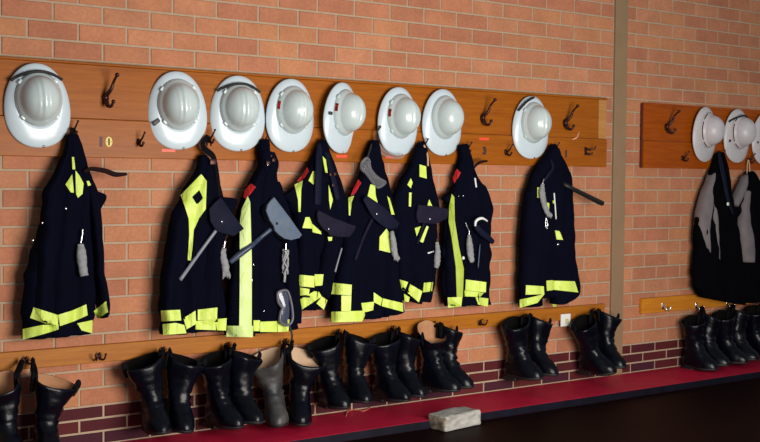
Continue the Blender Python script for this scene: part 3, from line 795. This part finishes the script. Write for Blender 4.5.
# ---- jacket 7
c7 = Coat('firefighter_jacket', 'narrow navy jacket under the number 3, olive band down its left side', at(466, 305, .07), GJ, None)
c7.solid('body', loft([(460, 145, 468, 144), (459, 158, 470, 158), (456, 175, 476, 175), (450, 192, 484, 190), (446, 206, 490, 208), (444, 225, 488, 225), (442, 250, 488, 250), (442, 280, 487, 280), (445, 306, 488, 304)], .036, RAMP(.09, .15), 25), M['cloth'])
c7.solid('sleeve', loft([(474, 180, 485, 188), (475, 205, 490, 208), (474, 235, 488, 235), (471, 265, 487, 265), (466, 292, 487, 292)], .05, RAMP(.115, .17), 26, 1.3, .005, n=32), M['cloth'])
c7.solid('sleeve', loft([(452, 186, 462, 186), (447, 210, 461, 210), (445, 245, 462, 245), (444, 275, 464, 275), (447, 305, 463, 305)], .05, RAMP(.115, .165), 27, 1.2, .003, n=32), M['cloth'])
c7.solid('collar', loft([(451, 192, 456, 190), (443, 198, 456, 194), (447, 203, 456, 202)], .07, .13, 28, 1, .002, n=24), M['cloth'])
hook_loop(c7, 465, 147)
A, S = (430, 220), 4.911
c7.patch('front_band', [(451.5, 194), (454, 197), (454.4, 220), (458.5, 246), (463.5, 269), (462.5, 297), (456.5, 297), (455.5, 267), (451.4, 238), (448.4, 222), (449, 206)], M['olive'])
for P in ([(85, 380), (157, 378), (152, 425), (88, 430)], [(175, 292), (275, 305), (272, 355), (172, 345)], [(168, 346), (265, 356), (245, 377), (170, 375)], [(222, 378), (285, 385), (282, 425), (235, 415)]):
    c7.patch('reflective_band', px_poly(P, A, S), M['lime'], lift=.005)
c7.patch('shoulder_patch', px_poly([(130, 165), (150, 185), (135, 215), (118, 238), (111, 210)], (430, 135), S), M['red'])
bm = bmesh.new(); tube(bm, [at(472, 171, .10), at(476, 165, .105), at(481, 162, .105), at(487.5, 161, .105)], [.007, .009, .009, .006], 8, flat=.4); link('neck_strap', bm, M['brownstrap'], c7.root)
c7.button(463.3, 258, 'card', .010)
c7.button(459, 196, r=.004); c7.button(463.5, 196, r=.004)
c7.patch('zip_pull', [(474, 178), (475.5, 178), (476.6, 187), (475.5, 187.5)], M['card'])

# ---- jacket 8
c8 = Coat('firefighter_jacket', 'navy jacket on the right end of the long rack, thick black handle sticking out', at(546, 305, .07), GJ, None)
c8.solid('body', loft([(551, 145, 555, 144), (545, 155, 559, 153), (535, 170, 567, 168), (526, 192, 570, 190), (522.5, 215, 571, 215), (521, 240, 572, 238), (520, 270, 573, 268), (520, 298, 573, 295)], .036, RAMP(.09, .155), 29), M['cloth'])
c8.solid('sleeve', loft([(532, 174, 545, 172), (525, 200, 542, 200), (522, 235, 541, 235), (520.5, 270, 541, 270), (520, 307, 540, 305)], .05, RAMP(.115, .17), 30, 1.3, .005, n=32), M['cloth'])
c8.solid('sleeve', loft([(558, 170, 569, 172), (556, 200, 571, 200), (555, 235, 572, 235), (552, 262, 574, 264), (552, 290, 578, 292), (553, 304, 563, 303)], .05, RAMP(.12, .175), 31, 1.3, .006, n=32), M['cloth'])
c8.solid('collar', loft([(550, 149, 557, 148), (545, 158, 561, 157), (538, 170, 567, 170)], .06, .125, 32, 1, .006, n=28), M['cloth'])
hook_loop(c8, 553, 147)
A, S = (510, 215), 4.42
for P in ([(70, 310), (148, 315), (150, 350), (68, 352)], [(42, 374), (100, 362), (152, 348), (120, 388), (42, 410)], [(160, 290), (188, 288), (188, 332), (162, 335)], [(190, 290), (285, 293), (300, 342), (190, 330)], [(185, 395), (205, 393), (205, 405), (190, 405)]):
    c8.patch('reflective_band', px_poly(P, A, S), M['lime'])
c8.patch('chest_band', px_poly([(198, 68), (218, 72), (233, 110), (205, 108)], A, S), M['lime'])
for P in ([(150, 262), (165, 260), (160, 320), (150, 318)], [(203, 345), (215, 350), (214, 385), (206, 380)], [(235, 335), (245, 335), (244, 350), (236, 350)]):
    c8.patch('neck_band', px_poly(P, (510, 140), 5.525), M['lime'])
c8.button(558, 244.5, r=.011)
bm = bmesh.new(); tube(bm, c8.on([(554, 193), (555, 205), (556, 219)], .004), .0045, 8); link('pale_cord', bm, M['card'], c8.root)
bm = bmesh.new(); tube(bm, c8.on([(544, 181), (549, 174), (553, 168), (551, 160)], .006), [.010, .014, .012, .008], 8, flat=.5); link('neck_strap', bm, M['bluepouch'], c8.root)
for p in ((548.5, 173), (553, 169.5)): c8.button(*p, r=.006)

# ---- jackets on the right-hand rack
GR = 'black and grey coats on the right-hand rack'
c9 = Coat('work_coat', 'black coat with grey sleeve panels, nearest the tan column on the right rack', at(715, 300, .07), GR, None, 'coat')
c9.solid('body', loft([(716, 153, 722, 152), (712, 168, 726, 167), (706, 185, 729, 185), (700, 205, 731, 200), (696, 225, 735, 220), (695, 257, 740, 255), (693, 280, 742, 282), (700, 297, 742, 305)], .036, RAMP(.09, .17), 33), M['cloth2'])
c9.solid('sleeve', loft([(711, 172, 714.5, 168), (706, 184, 713, 184), (700, 203, 711, 203), (696.5, 220, 709, 222), (698, 237, 707.5, 240), (703, 255, 706, 256)], .05, RAMP(.10, .16), 34, 1.2, .003, n=28), M['greycloth'])
c9.solid('lining', loft([(708, 189, 711, 191), (708, 205, 713, 206), (708.5, 222, 715, 222), (711, 240, 716, 242), (712, 257, 717, 260)], .08, RAMP(.135, .178), 35, 1.0, .002, n=28), M['greycloth'])
bm = bmesh.new(); tube(bm, [at(719, 153, .09), at(721, 165, .13), at(724, 180, .16), at(728, 200, .18), at(733, 214, .18)], [.015, .024, .022, .018, .012], 10, flat=.45); link('neck_strap', bm, M['bluepouch'], c9.root)
bm = bmesh.new(); disc(bm, at(728, 204, .20), .013, .004); o = link('badge', bm, M['card'], c9.root); o['label'] = 'round white badge'
hook_loop(c9, 719, 154)
c10 = Coat('work_coat', 'black coat with grey sleeve at the right edge of the picture', at(752, 300, .07), GR, None, 'coat')
c10.solid('body', loft([(747, 172, 752, 171), (744, 180, 757, 178), (738, 196, 763, 190), (735, 215, 768, 210), (738, 240, 770, 240), (737, 270, 772, 268), (740, 303, 772, 300)], .036, RAMP(.09, .165), 36), M['cloth2'])
c10.solid('sleeve', loft([(743, 176, 746.5, 174), (739, 186, 745, 187), (734, 198, 740, 200), (732.5, 203, 736, 207)], .06, RAMP(.10, .15), 37, 1, .002, n=28), M['greycloth'])
c10.solid('sleeve', loft([(744, 190, 748.5, 192), (741, 205, 748, 208), (739, 222, 749, 224), (739, 238, 752, 240), (741, 262, 753, 262)], .08, RAMP(.14, .182), 38, 1, .003, n=28), M['greycloth'])
c10.loop([(747, 176, .08), (747.5, 164, .065), (748.5, 160, LOW+.036), (749.5, 165, .066), (750, 176, .08)], .005, 'paletan')

# ------------------------------------------------------------------ what hangs on the jackets
def axe(coat, label, head, hm, handle, handm, hrad, rivet=None, back=None, hth=.016, group='flat-headed hand tools hung on the jackets'):
    cx = sum(p[0] for p in head)/len(head); cy = sum(p[1] for p in head)/len(head)
    ws = [w for w in (coat.w(x, y) for x, y in head) if w is not None]
    wt = max(ws)+.004
    root = thing('hand_tool', label, 'hand tool', at(cx, cy, wt), group)
    bm = bmesh.new(); slab(bm, head, wt, hth, .004); sharp(link('blade', bm, M[hm], root), 30)
    if back:
        bm = bmesh.new(); slab(bm, back, wt-.012, .010, .003); sharp(link('pouch', bm, M['cloth2'], root), 30)
    pts = []
    for i, (x, y) in enumerate(handle):
        wc = coat.w(x, y) or wt-.01
        pts.append(at(x, y, max(wc, wt-.02)+hrad[i]*.8))
    bm = bmesh.new(); tube(bm, pts, hrad, 10, smoothpath=len(pts) > 2); link('handle', bm, M[handm], root)
    if rivet:
        bm = bmesh.new(); disc(bm, at(*rivet, wt+hth+.002), .007, .005, seg=16); link('rivet', bm, M['iron'] if hm == 'greyblade' else M['metal'], root)
    return root
axe(c2, 'dark blue-headed tool with grey handle hung across the second jacket', [(220, 197), (213, 203), (208, 209), (209, 221), (215, 231), (224, 234), (233, 236), (243, 228.5), (230.6, 212.6)], 'bluepouch', [(217, 229), (200, 252), (180, 280)], 'greyhandle', [.009, .009, .010], (222, 222))
axe(c3, 'broad grey blade with slate handle hung across the jacket with the pale band', [(273, 197), (269, 201), (266.4, 204.7), (264.8, 210.4), (268.6, 220.5), (272.5, 226), (273.5, 230.5), (278, 235), (283.3, 238.6), (290, 240), (298, 238), (300.8, 234.8), (288, 217)], 'greyblade',
    [(271, 229), (260, 238), (251, 246), (240, 254), (230, 262.5)], 'bluehandle', [.012, .012, .014, .017, .012], (277, 223.5), back=[(269, 199), (262, 206), (260.5, 212), (264, 221), (270, 229), (276, 238), (284, 242), (288, 240), (276, 230), (268, 214)])
axe(c4, 'dark purple blade with thin grey rod hung on the fourth jacket', [(316.8, 210), (315.7, 214), (316.8, 221), (322.8, 230), (326.7, 232), (328, 234.6), (334, 236.5), (340, 237), (348, 237), (353, 231), (354.5, 226), (350, 224.5), (332, 217.5)], 'purpleblade', [(341.8, 248), (338, 261), (335, 272)], 'greyhandle', [.005, .005, .006], (328.8, 229))
axe(c5, 'blue-black blade with dark handle slanting across the jacket with the H-shaped band', [(365, 195), (362, 200), (368.6, 212.6), (372, 218), (380, 225), (388.5, 229), (396, 228), (398, 223), (383, 207)], 'bluepouch', [(372, 219), (363, 238), (355, 260)], 'purpleblade', [.009, .009, .010], (377, 214))
axe(c6, 'short black blade sticking out to the right on the sixth jacket', [(417, 204.6), (432, 206), (448, 209), (446, 218), (435, 224), (417, 222.7), (415, 216)], 'purpleblade', [(424, 222), (421, 233), (417, 244)], 'bluepouch', [.008, .008, .008], (430, 219))
# the black handle of jacket 8
root = thing('hand_tool', 'thick black tool handle slanting out from the rightmost navy jacket of the long rack', 'hand tool', at(584, 194, .15), 'flat-headed hand tools hung on the jackets')
bm = bmesh.new(); tube(bm, [at(560, 182, .11), at(567, 186, .165), at(584, 194.5, .165), at(598, 201.5, .165), at(602.5, 203.5, .165)], [.016, .014, .015, .017, .016], 12); link('handle', bm, M['blackhandle'], root)
# torch on jacket 7
root = thing('radio', 'dark radio with curled white cord clipped to the jacket under the number 3', 'radio', at(484, 234, .17))
bm = bmesh.new(); tube(bm, [at(476, 226, .185), at(480, 231, .19), at(487, 237, .19), at(493, 242, .185)], [.020, .022, .020, .015], 12, flat=.7); link('body', bm, M['bluepouch'], root)
bm = bmesh.new(); tube(bm, [at(475.2, 226, .205), at(475.6, 222, .21), at(478, 219.3, .21), at(482, 218.3, .21), at(485, 219.5, .205), at(487, 221, .19)], [.006, .008, .009, .008, .006, .006], 8); link('cord', bm, M['card'], root)
bm = bmesh.new(); tube(bm, [at(480, 244, .18), at(479, 256, .18), at(478, 268, .18)], .004, 8); link('rod', bm, M['bluehandle'], root)

def glove(label, coat, path, rad, m='glove', clip=None, fingers=True, seed=1, group='rolled grey gloves clipped to the jackets', w=None):
    if w is None: pts = coat.on(path, rad*.9)
    else: pts = [at(x, y, w) for x, y in path]
    root = thing('work_glove', label, 'glove', pts[-1], group)
    bm = bmesh.new()
    n = len(pts)
    rr = [rad*(.55 if i == 0 else .95 if i < n-1 else .8)*(1+.08*math.sin(seed+i*2)) for i in range(n)]
    tube(bm, pts, rr, 14, n=6, flat=.75)
    for v in bm.verts:
        v.co += Vector((1, 1, .4))*(.0035*noise.noise(v.co*45+Vector((seed, 0, 0)))) + Vector((0, .0025, 0))*math.sin(v.co.z*230+v.co.x*110)
    link('cuff', bm, M[m], root)
    d = (pts[-1]-pts[-2]).normalized()
    if fingers:
        for k in range(4):
            s = (k-1.5)*rad*.42
            b0 = pts[-1]+Vector((s, -.006, 0))
            bm = bmesh.new(); L = rad*(.8+.25*((k*7+seed) % 3))
            tube(bm, [b0-d*rad*.4, b0+d*L*.5+Vector((s*.2, -.004, 0)), b0+d*L+Vector((s*.3, .004, 0))], [rad*.26, rad*.27, rad*.18], 8); link('finger', bm, M[m], root)
    if clip:
        cp = [at(x, y, -pts[0].y) for x, y in clip]
        bm = bmesh.new(); tube(bm, cp+[pts[0]], .004, 8); link('clip', bm, M['metal'], root)
    return root
glove('rolled grey glove hanging on the far left jacket', c1, [(80.5, 244), (81.5, 255), (82.5, 266), (84, 276)], .024, clip=[(82.5, 229), (82, 236)], seed=1, fingers=False)
glove('grey glove hanging on the right edge of the second jacket', c2, [(224, 248), (222.5, 255), (225, 265), (225.5, 273)], .022, clip=[(224.8, 241), (224.5, 245)], seed=2, w=.16)
rp = c3.on([(285.6, 250), (286, 262), (285, 274), (284.5, 280)], .016)
root = thing('cord_bundle', 'knotted bundle of pale grey cord hanging on the jacket with the pale band', 'cord', rp[-1])
bm = bmesh.new()
for k in range(5):
    q = []
    for i in range(14):
        t = i/13; p = rp[0].lerp(rp[2], t); a = k*1.3+t*5*(1 if k % 2 else -1)
        q.append(p+Vector((.014*math.cos(a), .010*math.sin(a), .004*math.sin(a*3))))
    tube(bm, q, .0055, 6, n=3)
link('strands', bm, M['rope'], root)
bm = bmesh.new(); tube(bm, [rp[2]+Vector((0, 0, .01)), rp[3], rp[3]+Vector((-.003, 0, -.01))], .007, 8); link('tail', bm, M['rope'], root)
bm = bmesh.new(); tube(bm, [at(286, 243, -rp[0].y), at(285.8, 247, -rp[0].y), rp[0]], .005, 8); link('clip', bm, M['metal'], root)
glove('grey glove hanging between the fifth and sixth jackets, under the blue-black blade', c5, [(391.5, 231), (393, 240), (394, 250), (395.5, 257)], .020, seed=3, w=.185)
glove('grey glove hanging at the right edge of the sixth jacket', c6, [(437, 242), (437.5, 252), (437, 262), (436, 268)], .020, seed=4, fingers=False, w=.13)
glove('rolled pale grey glove hanging beside the radio on the jacket under the number 3', c7, [(469, 235), (469.5, 245), (470.5, 255), (472, 262)], .022, clip=[(465.5, 222.5), (467, 227), (469, 231)], seed=5, fingers=False)
glove('long twisted grey glove with metal clip on the jacket with the black handle', c8, [(542.6, 184), (542, 193), (544.4, 205), (548, 214)], .022, clip=[(544, 179), (543, 182)], seed=6)
bm = bmesh.new(); p = c8.on([(546, 217), (545.5, 224), (546.5, 229), (547.5, 225), (546.5, 218)], .006); tube(bm, p, .004, 8)
tag(link('snap_hook', bm, M['metal']), 'small metal snap hook under the twisted grey glove', 'hook')

def goggles(label, outline, lensout, w, fm, lm, strapp, group='goggles hung among the jackets'):
    cx = sum(p[0] for p in outline)/len(outline); cy = sum(p[1] for p in outline)/len(outline)
    root = thing('safety_goggles', label, 'goggles', at(cx, max(p[1] for p in outline), w), group)
    bm = bmesh.new(); n = len(outline); pts = [at(x, y, w+.006) for x, y in outline]
    tube(bm, pts+[pts[0], pts[1]], .0075, 10, n=5, flat=1.6, cap=False); link('frame', bm, M[fm], root)
    bm = bmesh.new(); slab(bm, lensout, w, .006, .002); link('lens', bm, M[lm], root)
    if strapp:
        bm = bmesh.new(); tube(bm, [at(x, y, w+dw) for x, y, dw in strapp], .006, 8, flat=.4); link('strap', bm, M['elastic'], root)
    return root
gw = (c3.w(284, 305) or .15)+.02
goggles('dark lensed goggles hanging at the hem of the jacket with the pale band', [(277.5, 293), (282, 290.5), (287, 291), (290, 299), (292, 310), (292, 320), (288, 325), (283, 324), (279.5, 320), (280.5, 312), (282, 308), (278, 302)],
        [(278, 293), (282, 291), (286.5, 291.5), (289.5, 299), (291.5, 310), (291.5, 320), (288, 324), (283, 323), (280.5, 319.5), (281.5, 312), (283, 308), (279, 302)], gw, 'gframe', 'lens', [(289, 325, 0), (291, 330, 0), (292, 336, 0), (291.5, 340, -.01)])
gw = max(c5.w(372, 170) or .12, c5.w(378, 180) or .12)+.015
goggles('clear plastic goggles hanging at the neck of the jacket with the H-shaped band', [(366.5, 158), (362, 163), (362, 169), (366, 173), (370, 178), (374, 184), (378, 187.5), (383, 185), (385, 182), (380, 179), (375, 175), (370, 168), (369, 161)],
        [(366, 160), (363, 164), (363, 169), (366.5, 172.5), (370.5, 177), (374.5, 183), (378, 186.5), (383, 184.5), (384, 182.5), (379.5, 180), (374, 175), (369.5, 168), (368.5, 162)], gw, 'clear', 'clearlens', [(367, 160, 0), (369, 153, -.015), (371, 147, -.03), (371.5, 144, -.045)])
goggles('clear goggles hanging below the sixth helmet on the rack', [(377, 148), (381, 153), (388, 156.5), (396, 158), (402, 157), (402, 154.5), (395, 154.5), (388, 152), (383, 148.5), (379, 145)],
        [(379, 148), (382, 152), (388, 155.5), (396, 157), (401, 156), (395, 155.2), (388, 152.5), (383, 149)], .075, 'clear', 'clearlens', [(378, 146, 0), (376, 139, 0), (377, 132, 0), (381, 126, 0)])

# ------------------------------------------------------------------ boots
def boot(px, py, label, group, lean=0, yaw=0, w=.135, lining='darklin', leather='leather', hook=None, seed=0, flare=1.0, H=.298, pitch=0, inner=1, scale=1.12, dip=.012):
    loc = at(px, py+6.5, w)
    root = thing('leather_boot', label, 'boot', loc, group)
    Rm = Matrix.Rotation(math.radians(yaw), 4, 'Z') @ Matrix.Rotation(math.radians(lean), 4, 'Y') @ Matrix.Rotation(math.radians(pitch), 4, 'X')
    root.rotation_mode = 'QUATERNION'; root.rotation_quaternion = Rm.to_quaternion()
    OFF[root] = Vector((0, 0, 0))
    root.scale = (scale, scale, scale)
    def interp(tab, z):
        for (a, va), (b, vb) in zip(tab, tab[1:]):
            if z <= b:
                t = (z-a)/(b-a); t = t*t*(3-2*t)
                return va+(vb-va)*t
        return tab[-1][1]
    FR = [(0, .160), (.02, .168), (.045, .160), (.066, .136), (.084, .108), (.105, .082), (.135, .062), (.17, .056), (.23, .060), (H, .072)]
    BK = [(0, .078), (.03, .084), (.06, .078), (.10, .062), (.15, .056), (.22, .062), (H, .070)]
    HWd = [(0, .046), (.02, .052), (.05, .053), (.08, .050), (.11, .047), (.14, .047), (.20, .064), (H, .088*flare)]
    n = 40
    def ring_pt(z, ph, shrink=0.0):
        f, b, h = interp(FR, z)-shrink, interp(BK, z)-shrink, interp(HWd, z)-shrink
        c, s = math.cos(ph), math.sin(ph)
        cy = (f-b)/2; ly = (f+b)/2
        # toe part wider than the heel near the sole
        ex = .9
        x = h*math.copysign(abs(c)**ex, c); y = cy+ly*math.copysign(abs(s)**ex, s)
        if z < .08:
            k = (1-z/.08)
            u_ = (y+b)/(f+b)
            x *= 1+k*(.16*math.exp(-((u_-.72)/.2)**2)-.22*math.exp(-((u_-.35)/.16)**2))
        zz = z
        if z > .2: zz += (z-.2)/(H-.2)*(.020*math.cos(ph)*inner - dip*s)
        # the flare goes to the outer side of each boot, away from the shared hook
        if z > .12:
            k = min(1, (z-.12)/(H-.12)); x *= (1-.36*k) if c*inner > 0 else (1+.10*k)
        # wrinkles round the ankle
        if .07 < z < .24:
            k = math.sin((z-.07)/.17*PI)
            x += .0055*k*math.sin(z*230+seed+2*math.sin(ph*2+seed))*(1 if c > 0 else -1)*abs(c)
            y += .009*k*math.sin(z*190+seed*2+1.5*math.sin(ph+seed))*s
        q = Vector((x*14+seed, y*14, z*11)); nn = noise.noise(q)
        x += .010*nn*c*(.4+z/H); y += .010*nn*s*(.4+z/H)
        n3 = noise.noise(Vector((x*40+seed*3, y*40, z*34))); x += .0028*n3*c; y += .0028*n3*s
        return (x, -y, zz)
    zs = [.016, .022, .035, .048, .058, .067, .076, .086, .097, .109, .122, .136, .15, .165, .18, .197, .215, .235, .258, .285, H]
    bm = bmesh.new(); rings = [[bm.verts.new(ring_pt(z, 2*PI*i/n)) for i in range(n)] for z in zs]
    for a, b in zip(rings, rings[1:]):
        for i in range(n): bm.faces.new((a[i], a[(i+1) % n], b[(i+1) % n], b[i]))
    bm.faces.new(rings[0][::-1])
    # rolled rim, then down inside
    rim = [bm.verts.new(Vector(ring_pt(H, 2*PI*i/n, .004))+Vector((0, 0, .002))) for i in range(n)]
    for i in range(n): bm.faces.new((rings[-1][i], rings[-1][(i+1) % n], rim[(i+1) % n], rim[i]))
    link('upper', bm, M[leather], root)
    bm = bmesh.new(); ins = [[bm.verts.new(ring_pt(z, 2*PI*i/n, s)) for i in range(n)] for z, s in ((H+.001, .004), (H-.010, .006), (H-.022, .0075), (H-.036, .009), (H-.055, .011), (H-.08, .013), (H-.10, .015))]
    for a, b in zip(ins, ins[1:]):
        for i in range(n): bm.faces.new((a[i], b[i], b[(i+1) % n], a[(i+1) % n]))
    bm.faces.new(ins[-1])
    link('lining', bm, M[lining], root, rec=False)
    # sole with heel block
    bm = bmesh.new()
    prof = []
    for z, g in ((.0, -.002), (.003, .002), (.014, .004), (.018, .0)):
        prof.append([bm.verts.new((ring_pt(.01, 2*PI*i/n)[0]*(1+g*12), ring_pt(.01, 2*PI*i/n)[1]*(1+g*5), z+.006*max(0, (-ring_pt(.01, 2*PI*i/n)[1]-.1)/.09))) for i in range(n)])
    for a, b in zip(prof, prof[1:]):
        for i in range(n): bm.faces.new((a[i], a[(i+1) % n], b[(i+1) % n], b[i]))
    bm.faces.new(prof[0][::-1]); bm.faces.new(prof[-1])
    link('sole', bm, M['sole'], root)
    bm = bmesh.new(); box(bm, (-.036, -.012, -.022), (.036, .078, .002), .006); link('heel', bm, M['sole'], root)
    # pull straps at the two sides of the rim
    for sgn in (1, -1):
        ph = 0 if sgn > 0 else PI
        p = Vector(ring_pt(H, ph)); p2 = Vector(ring_pt(H-.05, ph))
        nx = Vector((sgn*.004, 0, 0))
        if sgn == inner and hook is not None:
            R4 = Matrix.Translation(loc) @ Rm.to_4x4() @ Matrix.Scale(scale, 4); hk = R4.inverted() @ hook
            mid = (p+hk)/2
            pts = [p2+nx, p+nx+Vector((0, 0, .006)), mid+nx, hk+Vector((0, -.004, .006)), hk+Vector((0, .006, .004)), mid-nx*2, p-nx*2, p2-nx*3]
        else:
            pts = [p2+nx, p+nx+Vector((0, 0, .004)), p+Vector((0, 0, .022)), p-nx*2+Vector((0, 0, .004)), p2-nx*3]
        bm = bmesh.new(); tube(bm, pts, .0085, 8, n=4, flat=.45 if sgn != inner or hook is None else .8); link('pull_strap', bm, M['strap'], root)
    return root
GB = 'black leather boots hung on the left boot rail'
def prong(pair, s, w=RAILW):
    p = at(*PAIR_HOOKS[pair], w); return Vector((p.x+s*.025, -(w+.040), p.z-.004))
# (pair, left: px,py,lean,yaw,lining,leather), lean < 0 tips the top to the left
boot(6.5, 449, 'left boot of the pair cut off by the bottom left corner', GB, -3, -2, hook=prong(0, -1), seed=1, inner=1, flare=1.15, lining='tan', dip=.03)
boot(43.5, 447, 'boot with tan lining, right one of the pair in the bottom left corner', GB, 5, -4, hook=prong(0, 1), seed=2, inner=-1, flare=1.2, lining='tan', dip=.016)
boot(153.5, 421, 'left boot of the smooth black pair, first pair right of the empty double hook', GB, -5, -6, hook=prong(1, -1), seed=3, inner=1, flare=1.1)
boot(176.5, 420, 'right boot of the smooth black pair, first pair right of the empty double hook', GB, 4, -8, hook=prong(1, 1), seed=4, inner=-1, flare=1.1)
boot(218.5, 417, 'left boot of the pair below the jacket with the diamond gap', GB, -2, 12, hook=prong(2, -1), seed=5, inner=1)
boot(237.5, 413, 'right boot of the pair below the jacket with the diamond gap', GB, 4, 12, hook=prong(2, 1), seed=6, inner=-1, flare=1.1)
boot(276, 414, 'scuffed dusty grey boot, the only greyish one in the row', GB, -6, -24, hook=prong(3, -1), seed=7, inner=1, lining='paletan', leather='dusty', flare=1.1, dip=.03)
boot(297.5, 413, 'clean black boot with pale lining, beside the scuffed dusty boot', GB, 4, -22, hook=prong(3, 1), seed=8, inner=-1, lining='paletan', flare=1.2, dip=.03)
boot(330.5, 397, 'left boot of the pair with an orange string under its toes', GB, -4, -3, hook=prong(4, -1), seed=9, inner=1)
boot(351.5, 392, 'right boot of the pair with an orange string under its toes', GB, 5, -4, hook=prong(4, 1), seed=10, inner=-1, flare=1.1)
boot(385.5, 391, 'left boot of the pair below the sixth jacket and above the string', GB, -1, 10, hook=prong(5, -1), seed=11, inner=1)
boot(401.5, 387, 'right boot of the pair just left of the boot with bright tan lining', GB, 4, 8, hook=prong(5, 1), seed=12, inner=-1)
boot(432.5, 382, 'boot with bright tan lining showing, above the timber block', GB, -1, 20, hook=prong(6, -1), seed=13, inner=1, lining='tan', dip=.045)
boot(445.5, 379, 'black boot right beside the boot with bright tan lining, above the timber block', GB, 2, 20, hook=prong(6, 1), seed=14, inner=-1)
boot(517.5, 370, 'left boot of the pair just left of the white card', GB, -3, 12, hook=prong(7, -1), seed=15, inner=1)
boot(533.5, 366.5, 'right boot of the pair just left of the white card', GB, 5, 8, hook=prong(7, 1), seed=16, inner=-1, flare=1.15)
boot(592, 364, 'left boot of the last pair before the tan column, leaning left', GB, -14, 8, hook=prong(8, -1), seed=17, inner=1)
boot(602.5, 359, 'right boot of the last pair, hanging in front of the tan column', GB, 5, 3, hook=prong(8, 1), seed=18, inner=-1, flare=1.1)
GB = 'black boots hung on the right boot rail'
def jprong(k, s): 
    p = at(*R_HOOKS[k], RAILW); return Vector((p.x+.03+s*.004, -(RAILW+.036), p.z-.016))
boot(694.5, 361, 'shiny black boot nearest the tan column on the right boot rail', GB, -2, 4, hook=jprong(1, -1), seed=19, inner=1, flare=.86)
boot(705.5, 357, 'second black boot from the tan column on the right boot rail', GB, 3, 6, hook=jprong(1, 1), seed=20, inner=-1, flare=.86)
boot(724.5, 354.5, 'third black boot from the tan column on the right boot rail', GB, -2, 6, hook=jprong(2, -1), seed=21, inner=1, flare=.86)
boot(734.5, 351.5, 'fourth black boot from the tan column on the right boot rail', GB, 3, 6, hook=jprong(2, 1), seed=22, inner=-1, flare=.86)
boot(754.5, 348.5, 'black boot at the right edge of the picture on the orange rail', GB, -2, 6, hook=jprong(3, -1), seed=23, inner=1, flare=.86)

# ------------------------------------------------------------------ timber block and string
a = ground(445, 433, 0); b = ground(482, 425, 0)
ax = (b-a); L = ax.length; ax.normalize(); bx = Vector((-ax.y, ax.x, 0))
root = thing('timber_block', 'short weathered whitish timber block lying against the red kerb', 'timber block', a+ax*(L/2))
bm = bmesh.new(); box(bm, (0, 0, .001), (L, .135, .088), .014, 3)
bmesh.ops.subdivide_edges(bm, edges=[e for e in bm.edges if e.calc_length() > .04], cuts=6, use_grid_fill=True)
for v in bm.verts:
    v.co += Vector((noise.noise(v.co*22), noise.noise(v.co*22+Vector((9, 0, 0))), 0))*.006
    if v.co.z > .02: v.co.z += noise.noise(v.co*16+Vector((0, 7, 0)))*.008
bmesh.ops.recalc_face_normals(bm, faces=bm.faces)
for f in bm.faces: f.material_index = 1 if abs(f.normal.x) > .75 else 0
R3 = Matrix(((ax.x, bx.x, 0, a.x), (ax.y, bx.y, 0, a.y), (0, 0, 1, 0), (0, 0, 0, 1)))
bm.transform(R3); link('timber', bm, None, root, mats=[M['block'], M['blockend']])
bm = bmesh.new(); s = [(346, 414), (346.5, 408.5), (351, 405.5), (357, 406.5), (363, 408), (368, 405.5), (370, 401.5)]
tube(bm, [ground(x, y, PT+.003) if y > 407.5 else at(x, y, .02+.02*i) for i, (x, y) in enumerate(s)], .0025, 6)
bm.free()
bm = bmesh.new(); tube(bm, [ground(346, 416, PT+.0028), ground(347, 412.5, PT+.0028), ground(351, 409.8, PT+.0028), ground(357, 410, PT+.0028), ground(363, 411, PT+.0028), ground(368, 409, PT+.0028), ground(371, 406.3, PT+.0028)], .0028, 6)
tag(link('string', bm, M['twine']), 'thin orange string curling on the red kerb under the boots', 'string')

# ------------------------------------------------------------------ light
w = bpy.data.worlds.new('world'); scene.world = w; w.use_nodes = True
w.node_tree.nodes['Background'].inputs[0].default_value = (.80, .90, 1, 1); w.node_tree.nodes['Background'].inputs[1].default_value = .15
def area(name, loc, target, sx, sy, power, col):
    l = bpy.data.lights.new(name, 'AREA'); l.shape = 'RECTANGLE'; l.size = sx; l.size_y = sy; l.energy = power; l.color = col
    o = bpy.data.objects.new(name, l); COL.objects.link(o); o.location = loc
    d = Vector(target)-Vector(loc); o.rotation_euler = d.to_track_quat('-Z', 'Y').to_euler()
    return o
area('right_area_light', (3.0, -4.2, 1.0), (3.2, 0, 1.1), 2.3, 1.7, 156, (1, .95, .88))  # unseen area lamp right of the camera, placed to fit the wall's brightness
scene.view_settings.view_transform = 'Standard'; scene.view_settings.look = 'None'
scene.view_settings.exposure = 0.45; scene.view_settings.gamma = 1; scene.view_settings.use_curve_mapping = False
